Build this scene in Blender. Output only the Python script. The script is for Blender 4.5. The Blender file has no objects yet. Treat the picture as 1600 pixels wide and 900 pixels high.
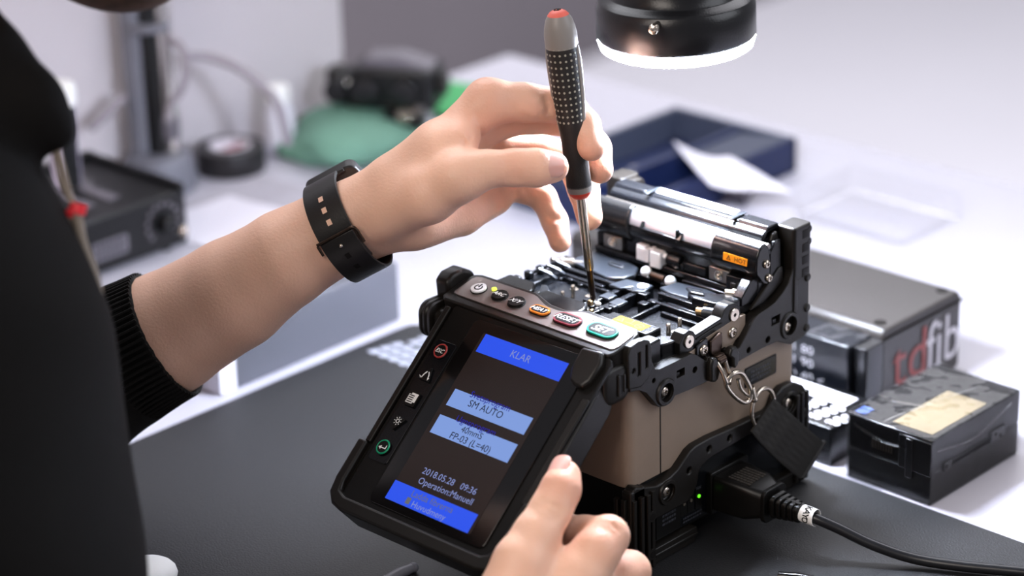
import bpy, math, random
import numpy as np
from mathutils import Vector, Matrix
random.seed(7)
S = 0.0012            # one modelling unit in metres
C_ = bpy.context.scene.collection

# ---------------------------------------------------------------- camera
PIT, ROL, AZI, FPX = math.radians(22.55), math.radians(-1.68), math.radians(44.15), 4000.0
_h = np.array([-math.sin(AZI), math.cos(AZI), 0.0]); _r = np.array([math.cos(AZI), math.sin(AZI), 0.0])
CF = _h * math.cos(PIT) + np.array([0, 0, -math.sin(PIT)])
_u = np.cross(_r, CF)
CR = math.cos(ROL) * _r + math.sin(ROL) * _u
CU = -math.sin(ROL) * _r + math.cos(ROL) * _u
_d = CF + CR * (1005 - 800) / FPX + CU * (450 - 893) / FPX
CP = -_d * 1120.0      # camera position in units
def P(x, y, d):        # a place by bearing and distance (units) from the viewpoint
    return CP + (CF + CR * (x - 800) / FPX + CU * (450 - y) / FPX) * d
def PL(x, y, ax, v):   # where a bearing meets an axis-aligned plane
    r = CF + CR * (x - 800) / FPX + CU * (450 - y) / FPX
    i = 'xyz'.index(ax)
    return CP + r * (v - CP[i]) / r[i]
cam = bpy.data.cameras.new('camera'); camo = bpy.data.objects.new('camera', cam); C_.objects.link(camo)
cam.sensor_width = 36; cam.lens = FPX / 1600 * 36; cam.clip_start = 0.05; cam.clip_end = 50
camo.matrix_world = Matrix(((CR[0], CU[0], -CF[0], CP[0] * S), (CR[1], CU[1], -CF[1], CP[1] * S),
                            (CR[2], CU[2], -CF[2], CP[2] * S), (0, 0, 0, 1)))
cam.dof.use_dof = True; cam.dof.focus_distance = 1.108 * 1000 * S; cam.dof.aperture_fstop = 4.3
bpy.context.scene.camera = camo

# ---------------------------------------------------------------- light and exposure
sc = bpy.context.scene
sc.view_settings.view_transform = 'Standard'; sc.view_settings.look = 'None'
sc.view_settings.exposure = 0.0; sc.view_settings.gamma = 1.0; sc.view_settings.use_curve_mapping = False
W = bpy.data.worlds.new('room_air'); sc.world = W; W.use_nodes = True
W.node_tree.nodes['Background'].inputs[0].default_value = (0.80, 0.80, 0.90, 1)
W.node_tree.nodes['Background'].inputs[1].default_value = 0.30
def area(name, loc, aim, size, power, col, shape='RECTANGLE', sy=None):
    l = bpy.data.lights.new(name, 'AREA'); l.energy = power; l.color = col; l.shape = shape; l.size = size
    if sy: l.size_y = sy
    o = bpy.data.objects.new(name, l); C_.objects.link(o)
    o.location = [c * S for c in loc]
    o.rotation_euler = (Vector(aim) - Vector(loc)).to_track_quat('-Z', 'Y').to_euler()
    return o
area('ceiling_lamp_light', (-1150, 350, 1500), (-100, 150, 0), 1.7, 34, (0.93, 0.94, 1.0), sy=1.7)
area('added_floor_light', (-900, 1900, 1500), (-900, 1900, -750), 2.6, 68, (0.95, 0.94, 1.0), sy=2.6)  # added unseen area light that brightens the floor beyond the bench
area('window_daylight', (1300, 900, 1100), (-100, 100, 50), 1.5, 22, (0.90, 0.93, 1.0), sy=1.5)
area('room_lamp_light', (200, -1500, 1200), (-150, 0, 50), 1.3, 30, (1.0, 0.90, 0.82), sy=1.2)
# ---------------------------------------------------------------- materials
def lin(h):
    h = h.lstrip('#'); o = []
    for i in (0, 2, 4):
        c = int(h[i:i + 2], 16) / 255; o.append(c / 12.92 if c <= .04045 else ((c + .055) / 1.055) ** 2.4)
    return (*o, 1)
MATS = {}
def clearmat(name, rough, amount, bscale, bump):
    # thin clear plastic: see-through, with only its surface gloss
    m = bpy.data.materials.new(name); m.use_nodes = True; nt = m.node_tree; nt.nodes.clear()
    o = nt.nodes.new('ShaderNodeOutputMaterial'); mx = nt.nodes.new('ShaderNodeMixShader'); t = nt.nodes.new('ShaderNodeBsdfTransparent'); g = nt.nodes.new('ShaderNodeBsdfGlossy')
    g.inputs['Roughness'].default_value = rough; f = nt.nodes.new('ShaderNodeFresnel'); f.inputs[0].default_value = 1.45
    k = nt.nodes.new('ShaderNodeMath'); k.operation = 'MULTIPLY'; k.inputs[1].default_value = amount
    n = nt.nodes.new('ShaderNodeTexNoise'); n.inputs['Scale'].default_value = bscale; tc = nt.nodes.new('ShaderNodeTexCoord'); nt.links.new(tc.outputs['Object'], n.inputs['Vector'])
    b = nt.nodes.new('ShaderNodeBump'); b.inputs['Strength'].default_value = bump; b.inputs['Distance'].default_value = .002; nt.links.new(n.outputs[0], b.inputs['Height'])
    nt.links.new(b.outputs[0], g.inputs['Normal']); nt.links.new(b.outputs[0], f.inputs['Normal'])
    nt.links.new(f.outputs[0], k.inputs[0]); nt.links.new(k.outputs[0], mx.inputs[0]); nt.links.new(t.outputs[0], mx.inputs[1]); nt.links.new(g.outputs[0], mx.inputs[2]); nt.links.new(mx.outputs[0], o.inputs[0])
    MATS[name] = m
def mat(name, col, rough=.5, metal=0., bump=0., bscale=400., var=0., vscale=20., emit=0., coat=0., sss=0., trans=0., ior=1.45, alpha=1., spec=.5, ecol=None, tint=None, wave=None):
    m = bpy.data.materials.new(name); m.use_nodes = True; nt = m.node_tree; b = nt.nodes['Principled BSDF']
    c = lin(col); I = b.inputs
    I['Base Color'].default_value = c; I['Roughness'].default_value = rough; I['Metallic'].default_value = metal
    I['IOR'].default_value = ior; I['Specular IOR Level'].default_value = spec
    I['Coat Weight'].default_value = coat; I['Coat Roughness'].default_value = .12
    I['Transmission Weight'].default_value = trans; I['Alpha'].default_value = alpha
    if emit: I['Emission Color'].default_value = lin(ecol or col); I['Emission Strength'].default_value = emit
    if sss:
        I['Subsurface Weight'].default_value = sss; I['Subsurface Radius'].default_value = (1, .35, .18); I['Subsurface Scale'].default_value = .0025
    tc = nt.nodes.new('ShaderNodeTexCoord')
    src = None
    if var or tint:
        n = nt.nodes.new('ShaderNodeTexNoise'); n.inputs['Scale'].default_value = vscale; n.inputs['Detail'].default_value = 5
        nt.links.new(tc.outputs['Object'], n.inputs['Vector'])
        r = nt.nodes.new('ShaderNodeMapRange'); r.inputs[1].default_value = .3; r.inputs[2].default_value = .7
        r.inputs[3].default_value = 1 - var; r.inputs[4].default_value = 1 + var
        nt.links.new(n.outputs[0], r.inputs[0])
        mx = nt.nodes.new('ShaderNodeMix'); mx.data_type = 'RGBA'; mx.blend_type = 'MULTIPLY'; mx.inputs[0].default_value = 1
        mx.inputs[6].default_value = c; nt.links.new(r.outputs[0], mx.inputs[7]); src = mx.outputs[2]
        if tint:
            at = nt.nodes.new('ShaderNodeAttribute'); at.attribute_name = 'tint'
            m2 = nt.nodes.new('ShaderNodeMix'); m2.data_type = 'RGBA'; m2.blend_type = 'MIX'
            nt.links.new(at.outputs['Fac'], m2.inputs[0]); nt.links.new(src, m2.inputs[6]); m2.inputs[7].default_value = lin(tint)
            src = m2.outputs[2]
        nt.links.new(src, I['Base Color'])
    if bump:
        n = nt.nodes.new('ShaderNodeTexNoise'); n.inputs['Scale'].default_value = bscale; n.inputs['Detail'].default_value = 3
        if wave:
            n = nt.nodes.new('ShaderNodeTexWave'); n.inputs['Scale'].default_value = bscale; n.inputs['Distortion'].default_value = .3
            mp = nt.nodes.new('ShaderNodeMapping'); mp.inputs['Rotation'].default_value = wave
            nt.links.new(tc.outputs['Object'], mp.inputs[0]); nt.links.new(mp.outputs[0], n.inputs['Vector'])
        else: nt.links.new(tc.outputs['Object'], n.inputs['Vector'])
        bp = nt.nodes.new('ShaderNodeBump'); bp.inputs['Strength'].default_value = bump; bp.inputs['Distance'].default_value = .0006
        nt.links.new(n.outputs[0], bp.inputs['Height']); nt.links.new(bp.outputs[0], I['Normal'])
    MATS[name] = m; return m
mat('rubber', '#15120f', .38, spec=.42, bump=.10, bscale=3500, var=.15, vscale=60)
mat('plastic', '#0e0d0c', .34, spec=.3, bump=.08, bscale=3500, var=.12, vscale=60)
mat('gloss', '#0d0d0e', .16, bump=.05, bscale=300)
mat('deckblk', '#0e0e10', .24, bump=.06, bscale=2500, spec=.35)
mat('satin', '#0d0e11', .22, bump=.1, bscale=900, spec=.35)
mat('graygloss', '#1e2126', .28, metal=.0, bump=.1, bscale=400)
mat('tan', '#8b7a6b', .5, bump=.2, bscale=3000, var=.06, vscale=40)
mat('steel', '#cdc1b2', .22, metal=1., bump=.1, bscale=500)
mat('dsteel', '#8d8781', .3, metal=1., bump=.15, bscale=500)
mat('brass', '#a98c66', .3, metal=1.)
mat('chrome', '#ddd8d2', .08, metal=1.)
mat('mirror', '#d3d8e2', .38, metal=1., bump=.15, bscale=300)
mat('bronze', '#463a33', .3, metal=1.)
mat('plate', '#8d8481', .42, metal=.85, bump=.12, bscale=2500)
mat('white', '#f0efec', .35)
mat('cwhite', '#e8e8ea', .3, sss=0)
mat('orange', '#e0781e', .35); mat('red', '#a8322f', .35); mat('teal', '#00a88c', .35); mat('maroon', '#7c2230', .35)
mat('green', '#00a070', .35)
mat('amber', '#dc861c', .8, spec=.1); mat('yellow', '#f0b020', .8, spec=.1); mat('ink', '#100d0b', .5, spec=.25)
mat('glass_black', '#0c0a0a', .09, coat=.3)
mat('led_on', '#d7ff3a', .4, emit=2.5); mat('led_green', '#6dff2a', .4, emit=1.2); mat('led_off', '#5a5248', .3)
mat('lcd_dark', '#120c0b', .25, emit=.035, ecol='#a08078')
mat('lcd_blue', '#000000', .3, emit=.95, ecol='#2b55f0')
mat('lcd_light', '#000000', .3, emit=.75, ecol='#8fb0f8')
mat('lcd_text', '#000000', .3, emit=.7, ecol='#9aa8e8')
mat('lcd_ink', '#000000', .3, emit=.06, ecol='#283060')
mat('lcd_deep', '#000000', .3, emit=.5, ecol='#2a2ad0')
mat('lcd_gold', '#000000', .3, emit=.5, ecol='#8a8f9a')
mat('matblack', '#1b1b1d', .55, bump=.55, bscale=900, var=.06, vscale=8)
mat('table', '#b8b5be', .35, var=.015, vscale=3)
mat('floor', '#f2f0f6', .5, var=.02, vscale=2)
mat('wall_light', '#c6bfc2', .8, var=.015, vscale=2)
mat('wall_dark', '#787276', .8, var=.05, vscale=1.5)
mat('jacket', '#080605', .9, spec=.2, bump=.5, bscale=700, var=.25, vscale=12)
mat('rib', '#100d0a', .85, spec=.3, bump=.4, bscale=900)
mat('strap', '#15120f', .7, bump=.9, bscale=110, wave=(0.9, 0, 0))
mat('skin', '#efbfa4', .46, bump=.3, bscale=700, var=.07, vscale=30, sss=.12, tint='#d4866c')
mat('nail', '#dda395', .25, sss=.2)
mat('beard', '#4d382b', .85, bump=1., bscale=500, var=.4, vscale=120)
mat('hair', '#2a1d15', .8, bump=1., bscale=500, var=.4, vscale=120)
mat('watch', '#1a1716', .4, bump=.1, bscale=900); mat('watchglass', '#08080a', .08)
mat('grip_gray', '#8d8782', .4); mat('grip_black', '#211e1d', .55, bump=.3, bscale=1500); mat('dot', '#aba798', .5); mat('driver_red', '#d8402c', .4); mat('cap_red', '#e0695a', .45)
mat('lampblack', '#141416', .28, bump=.12, bscale=900)
mat('lamp_on', '#ffffff', .4, emit=360., ecol='#dfeaff')
mat('boxgray', '#332f2d', .35, bump=.1, bscale=300, var=.05, vscale=15)
mat('boxblack', '#101012', .25, bump=.05, bscale=300)
clearmat('film', .05, .55, 40, .8)
mat('print_white', '#cfcbd0', .5); mat('print_red', '#8e4440', .5); mat('print_mat', '#9b9da8', .6); mat('print_dim', '#35363c', .5); mat('print_blue', '#5f7fd0', .4)
mat('gold_sheen', '#9c8d70', .25, metal=.6, bump=.4, bscale=60)  # gold colour stands in for a reflection on the wrapped battery
mat('navy', '#131f44', .5, var=.08, vscale=10); mat('slate', '#3c4152', .5)
mat('paper', '#d8d4dc', .7); mat('darkpaper', '#4b4650', .7); mat('graypaper', '#a9a5ad', .7)
mat('gcloth', '#5f8674', .8, bump=.6, bscale=60, var=.3, vscale=14); mat('gfoam', '#3f9a5a', .7)
mat('device', '#0b0b0d', .4, bump=.1); mat('emboss', '#3b3733', .45)
mat('device_gray', '#68636a', .5)
mat('cup', '#6f6f78', .5); mat('tapeblk', '#201e20', .4); mat('tapewhite', '#cfc9cf', .6); mat('tapered', '#7d2f38', .6)
mat('bottlew', '#d9d6de', .35); mat('whitebox', '#57575e', .45)
mat('label_lav', '#c9bfd4', .5); mat('hose', '#8e868c', .5); clearmat('clear', .1, .22, 40, .2)
mat('cord', '#85796c', .5); mat('redtip', '#e8303a', .4); mat('cable', '#17171a', .28)
mat('blueblk', '#15171d', .3)

# ---------------------------------------------------------------- mesh builder
def V(*a): return np.array(a, float)
def nrm(v): v = np.asarray(v, float); return v / (np.linalg.norm(v) + 1e-12)
def basis(d):
    d = nrm(d); a = V(0, 0, 1) if abs(d[2]) < .9 else V(1, 0, 0)
    x = nrm(np.cross(a, d)); return x, np.cross(d, x), d
class MB:
    def __init__(s, m='plastic', R=None, o=None):
        s.v = []; s.f = []; s.fm = []; s.mats = []; s.m = m; s.R = R; s.o = o
    def _mi(s, m):
        m = m or s.m
        if m not in s.mats: s.mats.append(m)
        return s.mats.index(m)
    def add(s, vs, fs, m=None):
        b = len(s.v); k = s._mi(m)
        for p in vs:
            p = np.asarray(p, float)
            if s.R is not None: p = s.o + s.R[0] * p[0] + s.R[1] * p[1] + s.R[2] * p[2]
            s.v.append(p)
        for f in fs: s.f.append([b + i for i in f]); s.fm.append(k)
        return s
    def box(s, x0, x1, y0, y1, z0, z1, m=None):
        vs = [(x, y, z) for z in (z0, z1) for y in (y0, y1) for x in (x0, x1)]
        return s.add(vs, [(0, 2, 3, 1), (4, 5, 7, 6), (0, 1, 5, 4), (2, 6, 7, 3), (0, 4, 6, 2), (1, 3, 7, 5)], m)
    def prism(s, poly, ax, a, b, m=None):
        # poly in the two other axes (cyclic order kept x<y<z), extruded along ax
        i = 'xyz'.index(ax); o = [j for j in range(3) if j != i]; n = len(poly); vs = []
        for t in (a, b):
            for q in poly:
                p = [0, 0, 0]; p[i] = t; p[o[0]] = q[0]; p[o[1]] = q[1]; vs.append(p)
        fs = [tuple(range(n))[::-1], tuple(range(n, 2 * n))] + [(k, (k + 1) % n, n + (k + 1) % n, n + k) for k in range(n)]
        return s.add(vs, fs, m)
    def cyl(s, p, q, r, r2=None, n=24, m=None, caps=True):
        p = V(*p); q = V(*q); r2 = r if r2 is None else r2; x, y, d = basis(q - p); vs = []
        for c, rr in ((p, r), (q, r2)):
            for k in range(n):
                t = 2 * math.pi * k / n; vs.append(c + rr * (math.cos(t) * x + math.sin(t) * y))
        fs = [(k, (k + 1) % n, n + (k + 1) % n, n + k) for k in range(n)]
        if caps: fs += [tuple(range(n))[::-1], tuple(range(n, 2 * n))]
        return s.add(vs, fs, m)
    def lathe(s, prof, p, d, n=40, m=None, closed=True):
        x, y, d = basis(d); p = V(*p); vs = []; fs = []
        for (r, h) in prof:
            for k in range(n):
                t = 2 * math.pi * k / n; vs.append(p + d * h + r * (math.cos(t) * x + math.sin(t) * y))
        for j in range(len(prof) - 1):
            for k in range(n): fs.append((j * n + k, j * n + (k + 1) % n, (j + 1) * n + (k + 1) % n, (j + 1) * n + k))
        if closed: fs += [tuple(range(n))[::-1], tuple(range((len(prof) - 1) * n, len(prof) * n))]
        return s.add(vs, fs, m)
    def tube(s, pts, r, n=14, m=None, closed=False, flat=1.0):
        pts = [V(*p) for p in pts]; N = len(pts); vs = []; fs = []
        T0 = nrm(pts[1] - pts[0]); x, y, _ = basis(T0)
        rr = r if hasattr(r, '__len__') else [r] * N
        for i, p in enumerate(pts):
            a = pts[(i - 1) % N] if (i or closed) else p; b = pts[(i + 1) % N] if (i < N - 1 or closed) else p
            T = nrm(b - a); x = nrm(x - T * (x @ T)); y = np.cross(T, x)
            for k in range(n):
                t = 2 * math.pi * k / n; vs.append(p + rr[i] * (math.cos(t) * x + flat * math.sin(t) * y))
        for i in range(N if closed else N - 1):
            j = (i + 1) % N
            for k in range(n): fs.append((i * n + k, i * n + (k + 1) % n, j * n + (k + 1) % n, j * n + k))
        if not closed: fs += [tuple(range(n))[::-1], tuple(range((N - 1) * n, N * n))]
        return s.add(vs, fs, m)
    def rrect(s, cx, cy, hw, hh, r, z0, z1, m=None, n=6):
        return s.prism(rr(cx, cy, hw, hh, r, n), 'z', z0, z1, m)
    def text(s, t, cx, cy, z, h, m=None, shear=0., bold=0., sx=1., U=None, Vv=None, O=None, align='c'):
        vs, fs = text_geo(t, shear, bold)
        if not len(vs): return s
        a = vs.min(0); b = vs.max(0); k = h / .73
        out = []
        for v in vs:
            x = (v[0] - ((a[0] + b[0]) / 2 if align == 'c' else a[0])) * k * sx; y = (v[1] - .365) * k
            if U is None: out.append((cx + x, cy + y, z))
            else: out.append(V(*O) + V(*U) * (cx + x) + V(*Vv) * (cy + y))
        return s.add(out, fs, m)
    def sphere(s, c, r, m=None, n=16):
        rx = r if hasattr(r, '__len__') else (r, r, r); vs = []; fs = []; h = n // 2
        for i in range(h + 1):
            a = math.pi * i / h
            for k in range(n):
                t = 2 * math.pi * k / n; vs.append((c[0] + rx[0] * math.sin(a) * math.cos(t), c[1] + rx[1] * math.sin(a) * math.sin(t), c[2] + rx[2] * math.cos(a)))
        for i in range(h):
            for k in range(n): fs.append((i * n + k, (i + 1) * n + k, (i + 1) * n + (k + 1) % n, i * n + (k + 1) % n))
        return s.add(vs, fs, m)
def rr(cx, cy, hw, hh, r, n=6):
    o = []
    for sx, sy, a0 in ((1, 1, 0), (-1, 1, 90), (-1, -1, 180), (1, -1, 270)):
        for i in range(n + 1):
            a = math.radians(a0 + 90 * i / n); o.append((cx + sx * (hw - r) + r * math.cos(a), cy + sy * (hh - r) + r * math.sin(a)))
    return o
_tc = {}
def text_geo(t, shear, bold):
    k = (t, shear, bold)
    if k in _tc: return _tc[k]
    cu = bpy.data.curves.new('lettering_source', 'FONT'); cu.body = t; cu.size = 1; cu.shear = shear; cu.offset = bold; cu.resolution_u = 3
    o = bpy.data.objects.new('lettering_source', cu); C_.objects.link(o)
    dg = bpy.context.evaluated_depsgraph_get(); me = bpy.data.meshes.new_from_object(o.evaluated_get(dg))
    vs = np.array([v.co[:2] for v in me.vertices]) if len(me.vertices) else np.zeros((0, 2)); fs = [tuple(p.vertices) for p in me.polygons]
    bpy.data.objects.remove(o); bpy.data.curves.remove(cu); bpy.data.meshes.remove(me)
    _tc[k] = (vs, fs); return _tc[k]
def wloc(o):
    l = Vector(o.location)
    while o.parent: o = o.parent; l += Vector(o.location)
    return l
def tag(o, label=None, cat=None, group=None, kind=None):
    if label: o['label'] = label
    if cat: o['category'] = cat
    if group: o['group'] = group
    if kind: o['kind'] = kind
    return o
def empty(name, loc, label, cat, group=None):
    o = bpy.data.objects.new(name, None); C_.objects.link(o); o.location = [c * S for c in loc]; o.empty_display_size = .01
    return tag(o, label, cat, group)
def obj(name, mb, parent=None, bevel=0., smooth=40, label=None, seg=2, sub=0, loc=None):
    me = bpy.data.meshes.new(name)
    off = np.array(wloc(parent)) if parent else (np.array(loc) * S if loc is not None else np.zeros(3))
    vs = np.array(mb.v) * S - off
    me.from_pydata(vs.tolist(), [], mb.f)
    for m in mb.mats: me.materials.append(MATS[m])
    me.polygons.foreach_set('material_index', mb.fm); me.update()
    import bmesh
    bm = bmesh.new(); bm.from_mesh(me); bmesh.ops.recalc_face_normals(bm, faces=bm.faces); bm.to_mesh(me); bm.free()
    if smooth: me.shade_smooth(); me.set_sharp_from_angle(angle=math.radians(smooth))
    o = bpy.data.objects.new(name, me); C_.objects.link(o)
    if parent: o.parent = parent
    elif loc is not None: o.location = [c * S for c in loc]
    if bevel:
        b = o.modifiers.new('bevel', 'BEVEL'); b.width = bevel * S; b.segments = seg; b.limit_method = 'ANGLE'; b.angle_limit = math.radians(35); b.harden_normals = False
    if sub:
        b = o.modifiers.new('subdivision', 'SUBSURF'); b.levels = b.render_levels = sub
    if label: o['label'] = label
    return o
def cut(o, cutters):
    # carve holes; the cutter itself is removed again
    c = obj('cutter', cutters, o.parent, smooth=0)
    if not o.parent: c.location = o.location; 
    mods = [(m.name) for m in o.modifiers if m.type == 'BEVEL']; par = [(m.width, m.segments) for m in o.modifiers if m.type == 'BEVEL']
    for n in mods: o.modifiers.remove(o.modifiers[n])
    b = o.modifiers.new('cut', 'BOOLEAN'); b.operation = 'DIFFERENCE'; b.object = c; b.solver = 'EXACT'
    dg = bpy.context.evaluated_depsgraph_get(); dg.update(); me = bpy.data.meshes.new_from_object(o.evaluated_get(dg))
    o.modifiers.clear(); o.data = me; bpy.data.objects.remove(c)
    me.shade_smooth(); me.set_sharp_from_angle(angle=math.radians(40))
    for w, sg in par:
        q = o.modifiers.new('bevel', 'BEVEL'); q.width = w; q.segments = sg; q.limit_method = 'ANGLE'; q.angle_limit = math.radians(35)
    return o

# ---------------------------------------------------------------- blended organic surfaces (surface nets on a distance field)
def smin(a, b, k):
    h = np.clip(.5 + .5 * (b - a) / k, 0, 1); return b * (1 - h) + a * h - k * h * (1 - h)
class Field:
    def __init__(s, lo, hi, h):
        s.lo = V(*lo); s.h = h; s.n = np.ceil((V(*hi) - s.lo) / h).astype(int) + 1
        s.D = np.full(s.n, 1e3, np.float32)
    def sub(s, lo, hi):
        a = np.clip(np.floor((lo - s.lo) / s.h).astype(int), 0, s.n - 1); b = np.clip(np.ceil((hi - s.lo) / s.h).astype(int) + 1, 1, s.n)
        ax = [s.lo[i] + s.h * np.arange(a[i], b[i]) for i in range(3)]
        X, Y, Z = np.meshgrid(*ax, indexing='ij'); return tuple(slice(a[i], b[i]) for i in range(3)), X.astype(np.float32), Y.astype(np.float32), Z.astype(np.float32)
    def chain(s, pts, k=2., kin=3., carve=False):
        # pts: list of (point, radius)
        ps = np.array([p for p, r in pts]); rs = np.array([r for p, r in pts]); m = max(rs) + max(k, kin) + 3 * s.h + 4
        sl, X, Y, Z = s.sub(ps.min(0) - m, ps.max(0) + m)
        if X.size == 0: return s
        d = None
        for (a, ra), (b, rb) in (zip(pts, pts[1:]) if len(pts) > 1 else [(pts[0], (pts[0][0] + V(0, 0, .01), pts[0][1]))]):
            ba = b - a; L = ba @ ba
            t = np.clip(((X - a[0]) * ba[0] + (Y - a[1]) * ba[1] + (Z - a[2]) * ba[2]) / L, 0, 1)
            q = np.sqrt((X - a[0] - t * ba[0]) ** 2 + (Y - a[1] - t * ba[1]) ** 2 + (Z - a[2] - t * ba[2]) ** 2) - (ra + (rb - ra) * t)
            d = q if d is None else smin(d, q, kin)
        s.D[sl] = smin(s.D[sl], d, k) if not carve else -smin(-s.D[sl], d, k)
        return s
    def ell(s, c, r, k=4., ax=None, carve=False):
        c = V(*c); r = V(*r); m = max(r) + k + 3 * s.h + 2; sl, X, Y, Z = s.sub(c - m, c + m)
        if X.size == 0: return s
        q = [X - c[0], Y - c[1], Z - c[2]]
        if ax is not None: q = [q[0] * a[0] + q[1] * a[1] + q[2] * a[2] for a in ax]
        k0 = np.sqrt(sum((q[i] / r[i]) ** 2 for i in range(3))); k1 = np.sqrt(sum((q[i] / r[i] ** 2) ** 2 for i in range(3))) + 1e-9
        d = k0 * (k0 - 1) / k1
        s.D[sl] = smin(s.D[sl], d, k) if not carve else -smin(-s.D[sl], d, k); return s
    def halfspace(s, p, n):   # keep the side where (x-p).n < 0
        n = nrm(n); sl, X, Y, Z = s.sub(s.lo - 1, s.lo + s.n * s.h + 1)
        s.D = np.maximum(s.D, (X - p[0]) * n[0] + (Y - p[1]) * n[1] + (Z - p[2]) * n[2]).astype(np.float32); return s
    def mesh(s):
        D = s.D; n = D.shape; D[0] = D[-1] = 9; D[:, 0] = D[:, -1] = 9; D[:, :, 0] = D[:, :, -1] = 9
        sg = D < 0; cx = tuple(k - 1 for k in n)
        acc = np.zeros(cx + (3,), np.float32); cnt = np.zeros(cx, np.float32)
        for ax in range(3):
            a = [slice(None)] * 3; b = [slice(None)] * 3; a[ax] = slice(0, -1); b[ax] = slice(1, None)
            A = D[tuple(a)]; B = D[tuple(b)]; cr = sg[tuple(a)] != sg[tuple(b)]
            t = np.where(cr, A / np.where(cr, A - B, 1), 0)
            o = [j for j in range(3) if j != ax]
            for i in (0, 1):
                for j in (0, 1):
                    sl = [slice(None)] * 3; sl[o[0]] = slice(i, cx[o[0]] + i); sl[o[1]] = slice(j, cx[o[1]] + j)
                    m = cr[tuple(sl)]; tt = t[tuple(sl)]
                    cnt += m; acc[..., ax] += np.where(m, tt, 0); acc[..., o[0]] += m * i; acc[..., o[1]] += m * j
        use = cnt > 0; idx = np.full(cx, -1, int); idx[use] = np.arange(use.sum())
        co = np.argwhere(use); vs = s.lo + s.h * (co + acc[use] / cnt[use][:, None])
        F = []
        for ax in range(3):
            a = [slice(1, -1)] * 3; b = [slice(1, -1)] * 3; a[ax] = slice(0, -1); b[ax] = slice(1, None)
            A = sg[tuple(a)]; B = sg[tuple(b)]; cr = np.argwhere(A != B); inside = A[tuple(cr.T)]
            o = [j for j in range(3) if j != ax]; cr = cr.copy(); cr[:, o[0]] += 1; cr[:, o[1]] += 1
            def ci(di, dj):
                c = cr.copy(); c[:, o[0]] -= di; c[:, o[1]] -= dj; return idx[tuple(c.T)]
            q = np.stack([ci(1, 1), ci(0, 1), ci(0, 0), ci(1, 0)], 1)
            fl = inside if ax != 1 else ~inside
            q[~fl] = q[~fl][:, ::-1]; F.append(q)
        F = np.concatenate(F); F = F[(F >= 0).all(1)]
        return vs, F
def net(name, parts, m, parent, sub=1, tints=(), label=None, it=2):
    vs = []; fs = []; b = 0
    for v, f in parts: vs.append(v); fs.append(f + b); b += len(v)
    vs = np.concatenate(vs); fs = np.concatenate(fs)
    for _ in range(it):
        s_ = np.zeros_like(vs); c_ = np.zeros(len(vs))
        for i in range(4):
            np.add.at(s_, fs[:, i], vs[fs[:, (i + 1) % 4]]); np.add.at(c_, fs[:, i], 1)
        vs = .5 * vs + .5 * s_ / np.maximum(c_, 1)[:, None]
    me = bpy.data.meshes.new(name); off = np.array(wloc(parent)) if parent else 0
    me.from_pydata((vs * S - off).tolist(), [], fs.tolist()); me.materials.append(MATS[m])
    if len(tints):
        t = np.zeros(len(vs))
        for p, r, w in tints: t = np.maximum(t, w * np.clip(1 - np.linalg.norm(vs - p, axis=1) / r, 0, 1) ** .7)
        at = me.attributes.new('tint', 'FLOAT', 'POINT'); at.data.foreach_set('value', t)
    me.shade_smooth()
    o = bpy.data.objects.new(name, me); C_.objects.link(o)
    if parent: o.parent = parent
    if sub: q = o.modifiers.new('subdivision', 'SUBSURF'); q.levels = q.render_levels = sub
    if label: o['label'] = label
    return o
# ---------------------------------------------------------------- the setting
def struct(name, mb, bevel=0):
    o = obj(name, mb, bevel=bevel, smooth=0); o['kind'] = 'structure'; return o
b = MB('floor'); b.box(-2120, 2600, -2400, 4200, -763, -753); struct('floor', b)
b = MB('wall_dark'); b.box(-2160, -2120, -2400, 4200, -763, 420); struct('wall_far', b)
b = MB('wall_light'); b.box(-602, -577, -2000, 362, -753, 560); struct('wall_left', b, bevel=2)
# ---------------------------------------------------------------- workbench and mat
t = empty('workbench', (50, 150, -753), 'white laminate workbench under the black mat', 'table')
b = MB('table'); b.box(-575, 900, -170, 519, -28, -3); obj('tabletop', b, t, bevel=2)
for x in (-550, 870):
    for y in (-148, 490):
        b = MB('dsteel'); b.box(x - 14, x + 14, y - 14, y + 14, -753, -28); obj('leg', b, t, bevel=2)
b = MB('matblack'); b.prism(rr(162.5, -18.5, 437.5, 148.5, 8), 'z', -3, 0)
mt = obj('work_mat', b, bevel=.6, loc=(160, 0, 0)); tag(mt, 'black textured rubber mat lying on the white workbench under the splicer', 'mat')
# worn white print in the corner of the mat (unreadable slanted lines)
b = MB('print_mat')
for k in range(3):
    for j in range(7):
        x = -266 + j * 7.5 + k * 1.5; y = 86 + k * 7
        b.prism([(x, y), (x + 5, y - 1), (x + 7, y + 4.2), (x + 2, y + 5)], 'z', 0, .25)
for k in range(3):
    for j in range(9 - k):
        x = -258 + j * 8; y = 108 + k * 7
        b.prism([(x, y), (x + 5.5, y - .6), (x + 7.5, y + 4.4), (x + 2, y + 5)], 'z', 0, .25)
obj('print', b, mt, label='pale worn print on the mat')
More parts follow.
